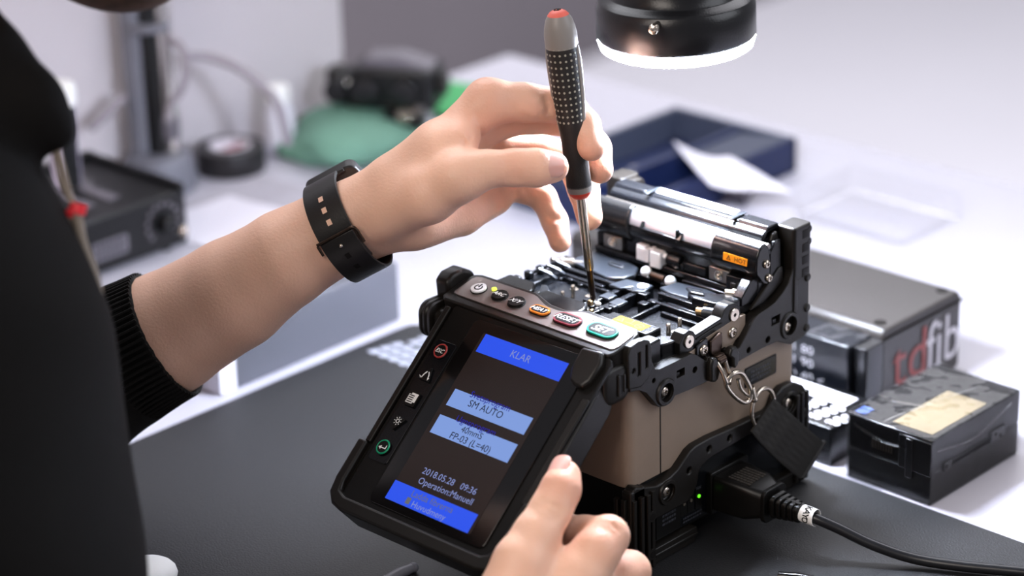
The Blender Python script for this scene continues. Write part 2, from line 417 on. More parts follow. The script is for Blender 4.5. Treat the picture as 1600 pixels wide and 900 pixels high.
# ---------------------------------------------------------------- fusion splicer
sp = empty('fusion_splicer', (-51, 55, 0), 'brown and black machine with tilted colour screen and open lid on the black mat', 'fusion splicer')
def screw(parent, p, d, r, m='steel'):
    d = nrm(V(*d)); p = V(*p); b = MB(m)
    b.lathe([(r, 0), (r, .5), (r * .92, .95), (r * .7, 1.25), (r * .34, 1.3), (r * .30, .5), (.01, .45)], p, d, n=20)
    x, y, _ = basis(d)
    for k in range(6):
        a = k * math.pi / 3; c = p + d * .6 + (x * math.cos(a) + y * math.sin(a)) * r * .36
        b.cyl(c, c + d * .74, r * .1, n=6, m='ink')
    return obj('screw', b, parent, label='steel star-socket screw')
def dashes(b, y, z, w, h, rows, x, m='print_dim', seed=1):
    rn = random.Random(seed)
    for r in range(rows):
        t = y - w / 2
        while t < y + w / 2:
            l = rn.uniform(.5, 1.6) * h; zz = z - r * h * 1.9
            b.box(x, x + .05, t, min(t + l, y + w / 2), zz - h / 2, zz + h / 2, m=m); t += l + h * .45
# --- main shell
b = MB('tan')
b.prism(rr(-51, 54, 47, 58.5, 5, 6), 'z', 40, 90)
body = obj('body', b, sp, bevel=.5, label='brown painted metal housing')
b = MB('ink'); b.box(-4.3, -3.85, 16.3, 16.9, 40, 90); obj('seam', b, body)
b = MB('plastic'); b.prism(rr(-51, 54, 46, 57, 4), 'z', 6, 42); base = obj('base', b, sp, bevel=.6, label='black plastic lower housing')
for x in (-92, -10):
    for y in (8, 100):
        b = MB('rubber'); b.cyl((x, y, 0), (x, y, 7), 4.5, n=20); obj('foot', b, sp, bevel=.6)
# black recess/grille on the front of the body
b = MB('ink'); b.box(-38, -26, -4.9, -4.4, 55, 68); obj('recess', b, body)
# --- lower side bumpers
def mirror(poly): return poly
low = [(-6, 41), (-4, 42.5), (3, 40), (9, 38.2), (14, 38.2), (19, 39), (24, 40.8), (28, 43.5), (32, 46.4), (36, 47.6), (46, 47.8), (66, 46.6), (87, 45.6), (90, 46.5), (93, 52), (98, 54), (106, 53.5), (113, 50), (116, 46), (117, 38), (117, 2), (111, 1),
       (109, 12), (104, 30), (100, 37), (73, 39), (55, 38), (45, 37.6), (41, 36.6), (38.5, 34), (37, 28), (34, 24), (30, 22), (12, 22), (8, 22), (7.4, -0.5 + .5), (-6, .5)]
for side in (0, 1):
    x0, x1 = ((-5.5, 0) if side == 0 else (-102, -96.5))
    b = MB('rubber'); b.prism(low, 'x', x0, x1)
    # wrap round the front corner
    b.prism([(x0 if side == 0 else x0 + .1, -7.5), (x1, -7.5), (x1, 2), (x0, 2)], 'z', .5, 41)
    o = obj('lower_bumper', b, sp, bevel=.8, seg=3, label='black rubber corner guard round the base')
    if side == 0:
        c = MB('ink')
        for y, z in ((31.4, 35.2 + 2), (45.1, 42.6), (59.5, 42.6)): c.cyl((-3, y, z), (2, y, z), 1.45, n=14)
        c.cyl((-2.2, 16.6, 32.4), (2, 16.6, 32.4), 4.4, n=24)
        c.cyl((-2.2, 102.5, 44.4), (2, 102.5, 44.4), 4.2, n=24)
        cut(o, c)
        for y, z in ((16.6, 32.4), (102.5, 44.4)):
            r_ = MB('rubber'); r_.lathe([(4.3, 0), (4.3, 1.1), (5.6, 1.1), (6.0, .4), (6.0, 0)], (-.15, y, z), (1, 0, 0), n=32, closed=False); obj('boss', r_, o)
            screw(o, (-1.3, y, z), (1, 0, 0), 2.4)
    # vertical corner ribs with round sockets
    sx = 1 if side == 0 else -1; xe = 0 if side == 0 else -102
    r_ = MB('rubber')
    for k, (dx, dy) in enumerate(((.2, 6), (.9, 2.2), (1.0, -2), (.2, -6), (-3.2, -8.4), (-7.2, -8.6))):
        X, Y = xe + sx * dx, dy
        r_.prism(rr(X, Y, 1.15, 1.15, .5, 3), 'z', .5, 37.5 - .5 * (k % 2))
    for z in (7.5, 26):
        r_.cyl((xe + sx * .2 - sx, 4.2, z), (xe + sx * 2.1, 4.2, z), 2.6, n=18); r_.cyl((xe + sx * .8, 4.2, z), (xe + sx * 2.18, 4.2, z), 1.7, n=18, m='ink')
        r_.cyl((xe - sx * 4.4, -7, z), (xe - sx * 4.4, -9.9, z), 2.6, n=18); r_.cyl((xe - sx * 4.4, -9.9, z), (xe - sx * 4.4, -9.98, z), 1.7, n=18, m='ink')
    obj('corner_ribs', r_, o, bevel=.35)
    r_ = MB('rubber')
    for y in (108, 111.5, 115): r_.prism(rr(xe + sx * .3, y, 1.1, 1.1, .4, 3), 'z', 2, 47)
    for z in (18, 36): r_.cyl((xe - sx, 113, z), (xe + sx * 1.3, 113, z), 2.3, n=16); r_.cyl((xe, 113, z), (xe + sx * 1.38, 113, z), 1.3, n=16, m='ink')
    obj('corner_ribs', r_, o, bevel=.3)
# foot skid under the right side panel
b = MB('rubber'); b.prism([(7.5, 7.4), (37, 7.4), (37, 3.6), (36, 3.2), (36, .2), (7.5, 0)], 'x', -12, -.2); b.box(-.4, .5, 8, 37, 3.4, 5)
obj('skid', b, sp, bevel=.4, label='ridged rubber skid below the side panel')
# rear skid
b = MB('rubber'); b.box(-12, -.3, 80, 112, .2, 6); b.box(-12, .2, 80, 112, 6, 8); obj('skid', b, sp, bevel=.4)
# side panel with printing, leds and inlet
b = MB('satin'); b.prism([(7, 22), (7, 8), (37, 8), (110, 8), (110, 36), (74, 38), (45, 37), (38, 33), (36, 26), (30, 23)], 'x', -6, -4); 
sidep = obj('side_panel', b, sp, bevel=.2, label='black rating panel with faint print')
b = MB('plastic'); b.box(-4.2, -3.4, 13, 29.5, 8.8, 24.4)
dashes(b, 21.5, 21, 9, 1.1, 4, -3.38)
obj('cover_flap', b, sidep, bevel=.2)
b = MB('plastic')
for k, y in enumerate((32, 36.8, 42.3)): b.box(-4.2, -3.6, y - 2.2, y + 2.2, 13.5, 24.5 - .4 * k)
dashes(b, 42.3, 23.2, 3.2, .7, 1, -3.58)
dashes(b, 38, 11.8, 13, .9, 2, -3.62)
obj('indicator_panel', b, sidep, bevel=.1)
for y, m in ((32, 'led_off'), (36.8, 'led_off'), (42.3, 'led_green')):
    b = MB(m); b.cyl((-3.7, y, 19.3), (-3.2, y, 19.3), .8, n=14); obj('indicator_light', b, sidep)
b = MB('plastic'); b.prism(rr(61, 18.5, 13, 10.3, 1, 3), 'x', -5, -1); obj('power_inlet', b, sp, bevel=.4, label='black power socket')
# rating label window on the tan side
b = MB('ink'); b.prism(rr(86, 65.3, 11.6, 4.9, .9), 'x', -5, -3.9); b.prism(rr(86, 65.3, 10.9, 4.3, .7), 'x', -4, -3.75, m='satin')
dashes(b, 86, 67, 14, 1.1, 3, -3.72)
obj('rating_label', b, sp, label='dark inset rating label')
b = MB('tan'); b.prism(rr(86, 65.3, 12.6, 5.9, 1.6), 'x', -4.2, -3.95); obj('label_frame', b, body, bevel=.1)
# --- upper front bumper
upf = [(-7.5, 107), (-6, 108.6), (3, 108), (5, 107), (6, 103), (7, 98), (9, 94), (12, 93), (33, 92.8), (36, 91.5), (42.5, 86.5), (43.5, 85.6), (44.2, 87.5), (45.6, 87.4), (48, 84.5), (49.6, 81), (49.6, 77), (48.4, 75.8), (46, 76), (33, 76.3), (22, 77), (19, 75.3), (15, 74.4), (11, 75.5), (8, 79), (3, 85), (-2, 88), (-7.5, 89)]
for side in (0, 1):
    x0, x1 = ((-5.5, 0) if side == 0 else (-102.5, -97))
    b = MB('rubber'); b.prism(upf, 'x', x0, x1); o = obj('front_bumper', b, sp, bevel=.9, seg=3, label='black rubber guard along the top edge')
    if side == 0:
        c = MB('ink'); c.box(-3, 2, 23.2, 28.4, 84.6, 88.2); c.cyl((-3, 35.3, 84.6), (2, 35.3, 84.6), 1.5, n=16); c.cyl((-3, 8, 89), (2, 8, 89), 1.1, n=16)
        c.cyl((-2.4, 15.8, 80.9), (2, 15.8, 80.9), 4.3, n=24)
        cut(o, c)
        r_ = MB('rubber'); r_.lathe([(4.3, 0), (4.3, 1), (5.8, 1), (6.3, .3), (6.3, 0)], (-.1, 15.8, 80.9), (1, 0, 0), n=32, closed=False); obj('boss', r_, o)
        screw(o, (-1.3, 15.8, 80.9), (1, 0, 0), 2.3)
        # little latch inside the square hole
        r_ = MB('plastic'); r_.box(-2.6, -1.2, 24.5, 26.6, 84.6, 86.4); obj('latch', r_, o, bevel=.2)
    # upright post with grooves
    xe = 0 if side == 0 else -102.5; sx = 1 if side == 0 else -1
    r_ = MB('rubber'); r_.prism([(-9.5, 107), (-8, 110), (-3, 111), (1, 110.6), (4.6, 109), (5.8, 105), (5.8, 96), (3.8, 92), (-1.5, 89.5), (-9, 91)], 'x', xe - sx * 4.5, xe + sx * .9)
    r_.prism([(-13, 104), (-11.6, 107.6), (-7, 110), (-3, 110), (-2, 107), (-4, 103), (-10, 101)], 'x', xe - sx * 8, xe + sx * .4)
    o2 = obj('corner_post', r_, o, bevel=1.6, seg=4)
    c = MB('ink'); c.box(xe - sx * 1.2 if side == 0 else xe - 3, xe + 3 if side == 0 else xe + 1.2, -3.4, -1.6, 95, 106); c.box(xe - sx * 1.2 if side == 0 else xe - 3, xe + 3 if side == 0 else xe + 1.2, 1.6, 3.2, 97, 107.5)
    c.cyl((xe - 2, -6, 98.5), (xe + 2, -6, 98.5), 1.1, n=12)
    if side == 0: cut(o2, c)
# hook pads on both sides of the strap lug
b = MB('rubber'); b.prism([(43.4, 76.5), (46.5, 75.2), (48.5, 76), (49.6, 79), (49.4, 83), (47.5, 87), (44.5, 87.4), (43.2, 84)], 'x', -1, 2.6); obj('lug_guard', b, sp, bevel=1.1, seg=3)
b = MB('rubber'); b.prism([(55.8, 84.6), (57.4, 88), (61, 87.8), (62.8, 84), (62.2, 78.6), (60, 77.2), (58.6, 79), (58.6, 82.4), (57.2, 83.6)], 'x', -1, 2.8); obj('lug_guard', b, sp, bevel=.9, seg=3)
# --- rear bumper and post
bk = [(56.6, 84.2), (57.5, 86), (60, 86), (63, 84.4), (66, 84.6), (68.5, 87), (73.5, 92), (76.5, 95.2), (80, 96.4), (86, 97), (91, 98), (96.5, 101), (100.5, 104.2), (103.3, 108.5), (104.5, 113), (105, 127), (106.5, 129), (113.5, 128.6), (115.5, 126.5), (115.8, 78), (114.5, 75), (110.5, 74), (103, 73.6), (97, 76.5), (93, 78.6), (82, 78.8), (67, 78.3), (60, 76.6), (57, 77.4), (55.8, 80)]
for side in (0, 1):
    x0, x1 = ((-5.5, 0) if side == 0 else (-102.5, -97))
    b = MB('rubber'); b.prism(bk, 'x', x0, x1); o = obj('rear_bumper', b, sp, bevel=1.0, seg=3, label='tall black rubber guard rising behind the lid')
    xe = 0 if side == 0 else -102.5; sx = 1 if side == 0 else -1
    if side == 0:
        c = MB('ink'); c.box(-3, 2, 88.8, 94.8, 87.3, 91.4); c.cyl((-3, 86.3, 81.7), (2, 86.3, 81.7), 1.6, n=16); c.cyl((-3, 72.6, 81.2), (2, 72.6, 81.2), 1.4, n=16)
        c.prism(rr(101.7, 83.6, 4.4, 5, 3.6), 'x', -2.4, 2)
        c.box(-2, 2, 109.5, 112.8, 108, 121)
        cut(o, c)
        r_ = MB('rubber'); r_.lathe([(4.6, 0), (4.6, 1), (6, 1), (6.6, .3), (6.6, 0)], (-.1, 101.7, 83.6), (1, 0, 0), n=32, closed=False); obj('boss', r_, o)
        screw(o, (-1.3, 101, 82.8), (1, 0, 0), 2.3)
        r_ = MB('plastic'); r_.box(-2.6, -1.2, 91, 93.5, 87.3, 89.4); obj('latch', r_, o, bevel=.2)
        r_ = MB('rubber'); r_.prism(rr(105.5, 98, 1.4, 9, 1.3), 'x', -.6, .7); r_.prism([(78, 97.6), (98, 112), (100.5, 112), (101, 105), (94, 101.2), (87, 98.6)], 'x', -5.4, -3.2)
        obj('rib', r_, o, bevel=.5)
    # post block: ladder of pockets facing back/outwards
    r_ = MB('rubber'); px_ = xe - 4.6 if side == 0 else xe - 4
    r_.prism(rr(px_, 110, 5.4, 6.4, 2), 'z', 104, 129.6)
    if side: r_.box(-112, -97, 104, 116, 88, 106)
    for z, h in ((126.5, 1.2), (120.5, 1.2), (103, 1.2), (88, 1.2), (78, 1)): r_.cyl((xe - sx * 1, 114.6, z), (xe + sx * .9, 114.6, z), 2.1, n=14)
    obj('post', r_, o, bevel=1.2, seg=3)
    r_ = MB('ink')
    for z in (125.5, 119, 113, 107): r_.prism(rr(xe + sx * .72, 111.8, .25, 2.4, .2, 2), 'z', z - 2.2, z + 1.6)
    obj('pocket', r_, o)
    r_ = MB('rubber'); r_.prism([(93, 112), (95.5, 124), (97, 127.6), (100, 128.4), (101.2, 124), (101.5, 104), (96, 103)], 'x', xe - sx * 6 - (2.4 if side == 0 else 0), xe - sx * 6 + (0 if side == 0 else 2.4)); obj('lid_stop', r_, o, bevel=.9, seg=3)
# --- steel strip with screws and strap lug
b = MB('tan'); b.prism([(27, 90), (40, 92.5), (43, 94.6), (64, 97), (74, 97.3), (74, 90), (67, 87), (56, 86), (34, 84)], 'x', -5, -3.2); obj('side_rail_plate', b, sp, bevel=.2, label='brown metal strip behind the strap lug')
b = MB('satin'); b.prism([(39.4, 93.8), (46.5, 95.2), (47.5, 90.5), (47, 86.5), (41, 86.4), (39, 88.5)], 'x', -3.4, -2.2); lp = obj('lug_plate', b, sp, bevel=.3)
screw(lp, (-2.4, 43.8, 90.3), (1, 0, 0), 2.7); screw(lp, (-3.2, 64.6, 91.6), (1, 0, 0), 2.7)
b = MB('bronze'); b.prism([(47.6, 93.6), (54.4, 95.6), (55.4, 95.2), (55.4, 88.4), (54.6, 86.4), (48.2, 86.4), (47.3, 88)], 'x', -2.9, -1.0)
b.prism([(48.6, 86.8), (54, 86.8), (54, 82), (48.6, 82)], 'x', -2.4, 1.6); b.cyl((1.2, 48.8, 84.2), (1.2, 54, 84.2), 1.9, n=18)
obj('strap_lug', b, sp, bevel=.5, label='worn steel strap lug')
# --- side hinge rail with two disc ends
b = MB('plastic'); b.prism([(29, 92.6), (29, 98), (32, 101.6), (35.5, 102.2), (38.5, 100.8), (40, 98.6), (57.5, 100.6), (59, 103.6), (62, 105.4), (66.5, 105), (70, 102.6), (71, 99), (70, 95.6), (66, 94.2), (44, 92.4), (40, 91.6)], 'x', -9.5, -3.4)
b.prism([(40, 96.8), (57.5, 98.8), (57.5, 98.0), (40, 96.0)], 'x', -3.6, -2.8)
hr = obj('hinge_rail', b, sp, bevel=.7, seg=3, label='black hinge rail with two steel pins')
for y, z in ((35, 97.2), (66, 99.6)):
    r_ = MB('steel'); r_.lathe([(3.1, 0), (3.1, .7), (2.8, 1.0), (.9, 1.0), (.8, .4), (.01, .4)], (-3.6, y, z), (1, 0, 0), n=28); r_.cyl((-3.2, y, z), (-2.55, y, z), .75, n=14, m='ink'); obj('pin', r_, hr)
b = MB('plastic'); b.box(-12, -6, 71, 92, 96, 100.5); b.box(-10, -7, 60, 92, 95, 97.5); obj('hinge_rail', b, sp, bevel=.5)

# --- top deck
b = MB('deckblk'); b.prism(rr(-51, 56, 46, 56, 3), 'z', 88, 93); obj('deck', b, sp, bevel=.4, label='black inner deck')
# left: carrier block with bright edges
b = MB('deckblk'); b.prism([(-102, 3), (-81, 3), (-81, 20), (-86, 27), (-102, 27)], 'z', 92, 105.8); b.prism([(-76, 3), (-47, 3), (-47, 17), (-51, 23), (-76, 23)], 'z', 92, 106.4)
b.prism([(-104, 26), (-88, 26), (-86, 30), (-104, 33)], 'z', 92, 100); obj('mirror_cover', b, sp, bevel=1.3, seg=3, label='rounded black covers behind the key panel')
b = MB('graygloss'); b.prism([(-79, 21), (-76.6, 21), (-76.6, 26), (-82, 30), (-84.5, 29)], 'z', 98, 104.4); b.prism([(-78.8, 5), (-76.6, 5), (-76.6, 21), (-78.8, 21)], 'z', 98, 105.8); obj('edge_trim', b, sp, bevel=.4)
def holder(x0, x1, y0, y1, pins, name='fibre_holder'):
    b = MB('satin'); b.box(x0, x1, y0, y1, 92.5, 95)
    b.box(x0, x0 + 1.6, y0, y1, 95, 97.5); b.box(x0 + 3, x1 - 4, y1 - 2, y1, 95, 98)
    for i in range(4): b.box(x0 + 3 + i * (x1 - x0 - 8) / 4, x0 + 5.4 + i * (x1 - x0 - 8) / 4, y1 - 4.2, y1 - 2, 95, 96.4 + (i % 2))
    h = obj(name, b, sp, bevel=.3, label='dark stage plate with two upright steel pins')
    for (x, y, ht) in pins:
        r_ = MB('steel'); r_.lathe([(1, 0), (1, ht - .5), (.7, ht), (.01, ht)], (x, y, 94.5), (0, 0, 1), n=14); obj('pin', r_, h)
    r_ = MB('steel')
    for fx, fy in ((.72, .35), (.5, .75), (.82, .7)): r_.lathe([(1.9, 0), (1.9, .3), (1.5, .35), (.01, .2)], (x0 + fx * (x1 - x0), y0 + fy * (y1 - y0), 94.95), (0, 0, 1), n=18)
    obj('rivet', r_, h)
    return h
holder(-101, -68, 29, 58, ((-77.2, 35, 6.5), (-78.4, 43.3, 6.5)))
holder(-40, -9, 33, 62, ((-15.2, 35.6, 7.6), (-15.6, 43.6, 7.6)))
# left rail with small brackets
b = MB('satin'); b.box(-108, -101, 26, 75, 90, 97)
for y in (34, 42, 50, 60, 68): b.box(-108, -104, y, y + 3, 97, 99.5 + (y % 4) * .6)
obj('side_rail', b, sp, bevel=.5)
b = MB('graygloss')
for y in (46, 52, 58): b.tube([(-106, y, 99), (-102, y + .4, 101.6), (-98, y + 3, 99.6), (-96, y + 5, 97)], .9, n=8)
obj('wire_clip', b, sp)
b = MB('dsteel'); b.cyl((-106, 62, 99.4), (-98.5, 66.5, 99.4), 2.3, n=18); b.cyl((-98.5, 66.5, 99.4), (-95, 68.4, 99.4), 1.4, n=18); b.cyl((-104, 63.2, 99.4), (-102.6, 64, 99.4), 2.9, n=18); b.sphere((-106, 60, 101), 1.6)
obj('hinge_barrel', b, sp, bevel=.2, label='small steel hinge barrel on the left')
# centre carriage: V-groove block, electrodes, lens
b = MB('satin')
b.box(-66, -50, 28, 40, 92.5, 97.5); b.box(-64, -61, 28, 66, 93, 99); b.box(-56, -53, 26, 70, 93, 99); b.box(-66, -48, 58, 62, 93, 99.5)
for i in range(5): b.box(-64.5 + i * 2.6, -63.1 + i * 2.6, 33, 37.4, 97.5, 99.2)
b.box(-66, -60, 36, 40, 97, 99.8); b.box(-54, -50, 36, 41, 97, 99.4); b.box(-47.5, -43, 52, 56, 93, 98); b.box(-47, -42, 58, 61, 93, 97.4)
cg = obj('alignment_carriage', b, sp, bevel=.35, label='small black alignment carriage under the screwdriver tip')
b = MB('deckblk'); b.box(-59.5, -44, 20, 29, 92, 97); b.box(-49, -44, 29, 33, 92, 98.6); obj('carriage_block', b, cg, bevel=.4)
b = MB('chrome'); b.sphere((-58.6, 29.4, 98.4), 2.3); obj('lens', b, cg, label='round silver lens')
b = MB('brass'); b.box(-61.5, -59.4, 34.2, 36, 98.8, 101); b.box(-54.8, -53.6, 28, 30, 97.5, 100.4); obj('contact', b, cg, bevel=.2, label='copper contact')
b = MB('white'); b.sphere((-57, 36.2, 100), (1.5, 1.2, 1)); obj('ceramic_tip', b, cg, label='tiny white ceramic tip')
b = MB('graygloss'); b.box(-63.5, -57.5, 44, 50, 98.5, 99.6); b.box(-54.8, -48.8, 40.5, 47.5, 98.8, 99.9); b.box(-52.4, -49, 38, 40.5, 94, 99.9); b.prism([(-68, 56), (-61, 56), (-58, 61), (-55, 57), (-50, 60), (-52, 68), (-66, 66)], 'z', 98.8, 100.2)
obj('clamp_plate', b, cg, bevel=.4, label='bluish grey metal clamp plates')
b = MB('cwhite'); b.lathe([(2.6, 0), (2.6, .5), (.01, .6)], (-54.4, 64, 100.1), (0, 0, 1), n=20); obj('rivet', b, cg)
# long narrow ledges running across
for q in ((-100, -66, 59, 61.5, 93, 99.5), (-96, -68, 55, 57, 93, 97), (-44, -9, 62, 64.5, 93, 100.5), (-42, -12, 57.5, 59.5, 93, 98), (-34, -12, 52, 54, 93, 97)):
    b = MB('satin'); b.box(*q); obj('ledge', b, sp, bevel=.35)
# opened cover wings (glossy grey inner faces)
def wing(poly, z0, z1, ring):
    b = MB('graygloss'); b.prism(poly, 'z', z0, z1); w = obj('cover_wing', b, sp, bevel=.7, seg=3, label='glossy grey inside of the opened wind cover')
    r_ = MB('deckblk'); r_.prism([(p[0], p[1]) for p in poly], 'z', z0 - 2.2, z0); obj('wing_edge', r_, w, bevel=.4)
    if ring: r_ = MB('graygloss'); r_.tube([(ring[0] + 4.6 * math.cos(a), ring[1] + 1.6 * math.sin(a), z1 + .3) for a in np.linspace(0, 2 * math.pi, 24)[:-1]], .6, n=8, closed=True); obj('moulding', r_, w)
wing([(-101, 66), (-74, 62), (-68, 66), (-67, 73), (-71, 80), (-84, 84), (-101, 84)], 99, 100.2, (-80, 75))
wing([(-48, 68), (-40, 66), (-22, 67), (-12, 66), (-10, 70), (-13, 77), (-30, 80), (-46, 78)], 99, 100.2, None)
b = MB('satin'); b.prism([(-30, 66), (-24, 62), (-12, 63), (-7, 68), (-6, 76), (-12, 80), (-18, 73)], 'z', 98, 103.6); b.prism([(-33, 68), (-27, 64.5), (-20, 66), (-24, 70)], 'z', 103, 104.6); obj('hinge_block', b, sp, bevel=1, seg=3, label='rounded glossy hinge block at right')
b = MB('graygloss'); b.cyl((-16, 60, 99.5), (-9.5, 62, 99.5), 2.5, n=20); b.cyl((-19, 59, 99.5), (-16, 60, 99.5), 1.7, n=18, m='brass'); obj('hinge_barrel', b, sp, bevel=.3, label='steel and copper hinge barrel at right')
b = MB('steel'); b.cyl((-16, 76, 103.8), (-9, 79, 103.8), 1.5, n=14); b.cyl((-13, 77.3, 103.8), (-11.5, 78, 103.8), 2.3, n=14); obj('spring_pin', b, sp)
# back wall of the well
b = MB('deckblk'); b.box(-101, -5, 85, 92, 92, 115); b.box(-100, -6, 82, 85.5, 100.5, 103.5); b.box(-45, -8, 80, 85, 96, 101)
b.box(-48, -34, 83.6, 85.2, 103.5, 108); obj('rear_wall', b, sp, bevel=.6)
for x, w in ((-89.2, 5.6), (-25.6, 5.8)):
    b = MB('dsteel'); b.box(x - w, x + w, 82.8, 85.2, 104, 110.4); q = obj('sensor_block', b, sp, bevel=.4, label='square steel block with a round screw')
    r_ = MB('steel'); r_.lathe([(2.4, 0), (2.4, .5), (1.6, .6), (1.3, .2), (.01, .2)], (x, 82.8, 107.2), (0, -1, 0), n=24); r_.sphere((x, 82.6, 107.2), .9); obj('screw', r_, q)
b = MB('deckblk'); b.box(-19.8, -11, 80.5, 86, 101, 110); b.box(-17, -14, 80, 81, 103, 107, m='ink'); b.prism([(80.5, 110.5), (74, 104), (74, 100), (86, 100), (86, 112)], 'x', -10.8, -5.4); obj('end_block', b, sp, bevel=1, seg=3)
b = MB('cwhite'); b.box(-73.6, -66.2, 81.4, 85.4, 103, 109.6); b.box(-74, -68, 82, 85, 109.6, 110.6); obj('clamp_pad', b, sp, bevel=.8, seg=3, label='left of two bright white clamp pads')
b = MB('cwhite'); b.box(-64.8, -58.4, 80.4, 85.4, 102, 110); b.box(-66.4, -64, 82.4, 85.4, 108.4, 110.6); b.cyl((-58.4, 83, 108.4), (-55.6, 83, 108.4), 1.3, n=14); obj('clamp_pad', b, sp, bevel=.8, seg=3, label='right of two bright white clamp pads')
b = MB('deckblk'); b.cyl((-56, 84.6, 107), (-48, 84.6, 107), 3.4, n=20); b.box(-55.5, -46.5, 82.6, 86, 103.4, 107); q = obj('clamp_arm', b, sp, bevel=.5)
screw(q, (-50.4, 82.6, 106.4), (0, -1, 0), 2.0)
for x, y, z in ((-66.4, 80.6, 99), (-51.5, 80, 98.4)):
    b = MB('satin'); b.box(x - 4, x + 4, y - 3, y + 3, 94, z - .8); q = obj('lamp_holder', b, sp, bevel=.6)
    r_ = MB('cwhite'); r_.lathe([(2.6, 0), (2.6, 1.2), (2.2, 2.4), (1.3, 3.2), (.01, 3.5)], (x, y, z - .8), (0, -.3, 1), n=24); obj('led_dome', r_, q, label='white lamp dome')
b = MB('bronze'); b.cyl((-63, 80, 98.4), (-55, 80, 98), 2.2, n=20); obj('lens_barrel', b, sp, label='bronze barrel between the lamp domes')
# --- heater oven and lid at the back
hp = [(81, 113.6), (80.4, 116), (80.9, 121), (82.3, 124.6), (84.3, 126.6), (87, 127.2), (89.4, 124.4), (90.5, 119), (90.6, 109.4), (88.4, 106.8), (86, 108)]
b = MB('gloss'); b.prism(hp, 'x', -101, -78.5); b.prism(hp, 'x', -29, -2.4); b.prism([(82.4, 113.6), (82, 116), (82.2, 118.8), (88, 125), (90, 119), (90, 109)], 'x', -79, -28.5)
ins = [(82.4, 113.6), (82, 116), (82.4, 120.6), (83.6, 123.6), (85.4, 125.2), (88, 125.6), (90, 119), (90, 109)]
b.cyl((-90, 86, 116), (-20, 86, 116), 3, n=12)
ht = obj('heater', b, sp, bevel=.7, seg=3, label='glossy black heater bar with a hot warning sticker')
b = MB('gloss'); b.prism([(80.2, 119.4), (82.6, 122.6), (83.4, 122.2), (81.4, 118.8)], 'x', -70.8, -69.2); b.prism([(80.2, 119.4), (82.6, 122.6), (83.4, 122.2), (81.4, 118.8)], 'x', -49, -46.4)
b.box(-70, -47, 80.4, 82.5, 118.6, 119.8); b.cyl((-48.6, 81.4, 118), (-48.6, 81.4, 124), 1.0, n=10); obj('handle_lip', b, ht, bevel=.2)
b = MB('mirror'); b.prism([(82.1, 118.9), (82.6, 121.4), (83.7, 123.7), (85.5, 125.3), (88.4, 125.8), (88.4, 122)], 'x', -78.4, -29.1); obj('reflector_strip', b, ht, bevel=.4, label='silvery strip let into the heater bar')
# heat warning sticker lies on the sloped front face
Rf = nrm(V(0, .27, .96)); 
def facept(z): return V(0, 80.4 + (z - 116) * .1, z)
Uv, Vv_ = V(1, 0, 0), nrm(V(0, .5, 5)); Oo = V(0, 80.35, 116) - nrm(np.cross(Uv, Vv_)) * -.04 + V(0, -.15, 0)
b = MB('amber', (Uv, Vv_, nrm(np.cross(Uv, Vv_))), Oo); b.prism(rr(-14.3, 2.6, 6.8, 1.75, .2), 'z', 0, .14)
b.text('HOT', -11.4, 2.6, .18, 2.1, m='ink', sx=1.1); b.add([(-19.3, 1.5, .18), (-16.7, 1.5, .18), (-18, 3.8, .18)], [(0, 1, 2)], m='ink'); b.add([(-18.7, 1.8, .2), (-17.3, 1.8, .2), (-18, 3.1, .2)], [(0, 1, 2)], m='amber'); b.box(-18.12, -17.88, 2.1, 2.75, .2, .24, m='ink')
obj('hot_sticker', b, ht, label='orange sticker reading HOT with a warning triangle')
screw(ht, (-2.4, 87.4, 117.2), (1, 0, 0), 2.0); screw(ht, (-2.4, 89.2, 110), (1, 0, 0), 2.0)
b = MB('satin'); b.prism([(91, 108), (91, 123), (92, 127.6), (94.4, 129.2), (102, 129.6), (105.4, 127.6), (106, 108)], 'x', -99, -8)
b.prism([(92, 124.8), (96, 131), (103, 131), (105, 127)], 'x', -99, -80); b.prism([(92, 124.8), (96, 131), (103, 131), (105, 127)], 'x', -25, -8); b.prism([(91, 121), (96, 130.2), (102.6, 130.4), (104, 127)], 'x', -82, -23)
lid = obj('lid', b, sp, bevel=.7, seg=3, label='opened black lid standing at the rear edge')
b = MB('mirror'); b.prism([(93.4, 128.4), (103, 131.5), (103, 130), (93.4, 127)], 'x', -77, -30); obj('window', b, lid, bevel=.2, label='shiny plate let into the lid top')
b = MB('graygloss'); b.box(-78.8, -76.6, 92.8, 103.5, 130.7, 131.3); b.box(-28.4, -26.2, 92.8, 103.5, 130.7, 131.3); obj('marker_strip', b, lid, bevel=.2, label='bright strip across the lid')
b = MB('dsteel'); b.cyl((-100, 91, 124.2), (-4, 91, 124.2), 1.3, n=14); b.cyl((-100, 91.4, 121), (-4, 91.4, 121), 1.1, n=14, m='satin'); obj('hinge_rod', b, lid)
b = MB('satin'); b.prism([(84, 98), (92, 100), (99, 106.5), (104, 112), (104, 106), (96, 98.6), (86, 95)], 'x', -12, -6.5); obj('hinge_arm', b, lid, bevel=.6)
b = MB('deckblk'); b.prism([(92, 106), (92, 121), (96, 125), (100, 125), (101, 106)], 'x', -8, -4); obj('hinge_plate', b, lid, bevel=.8)
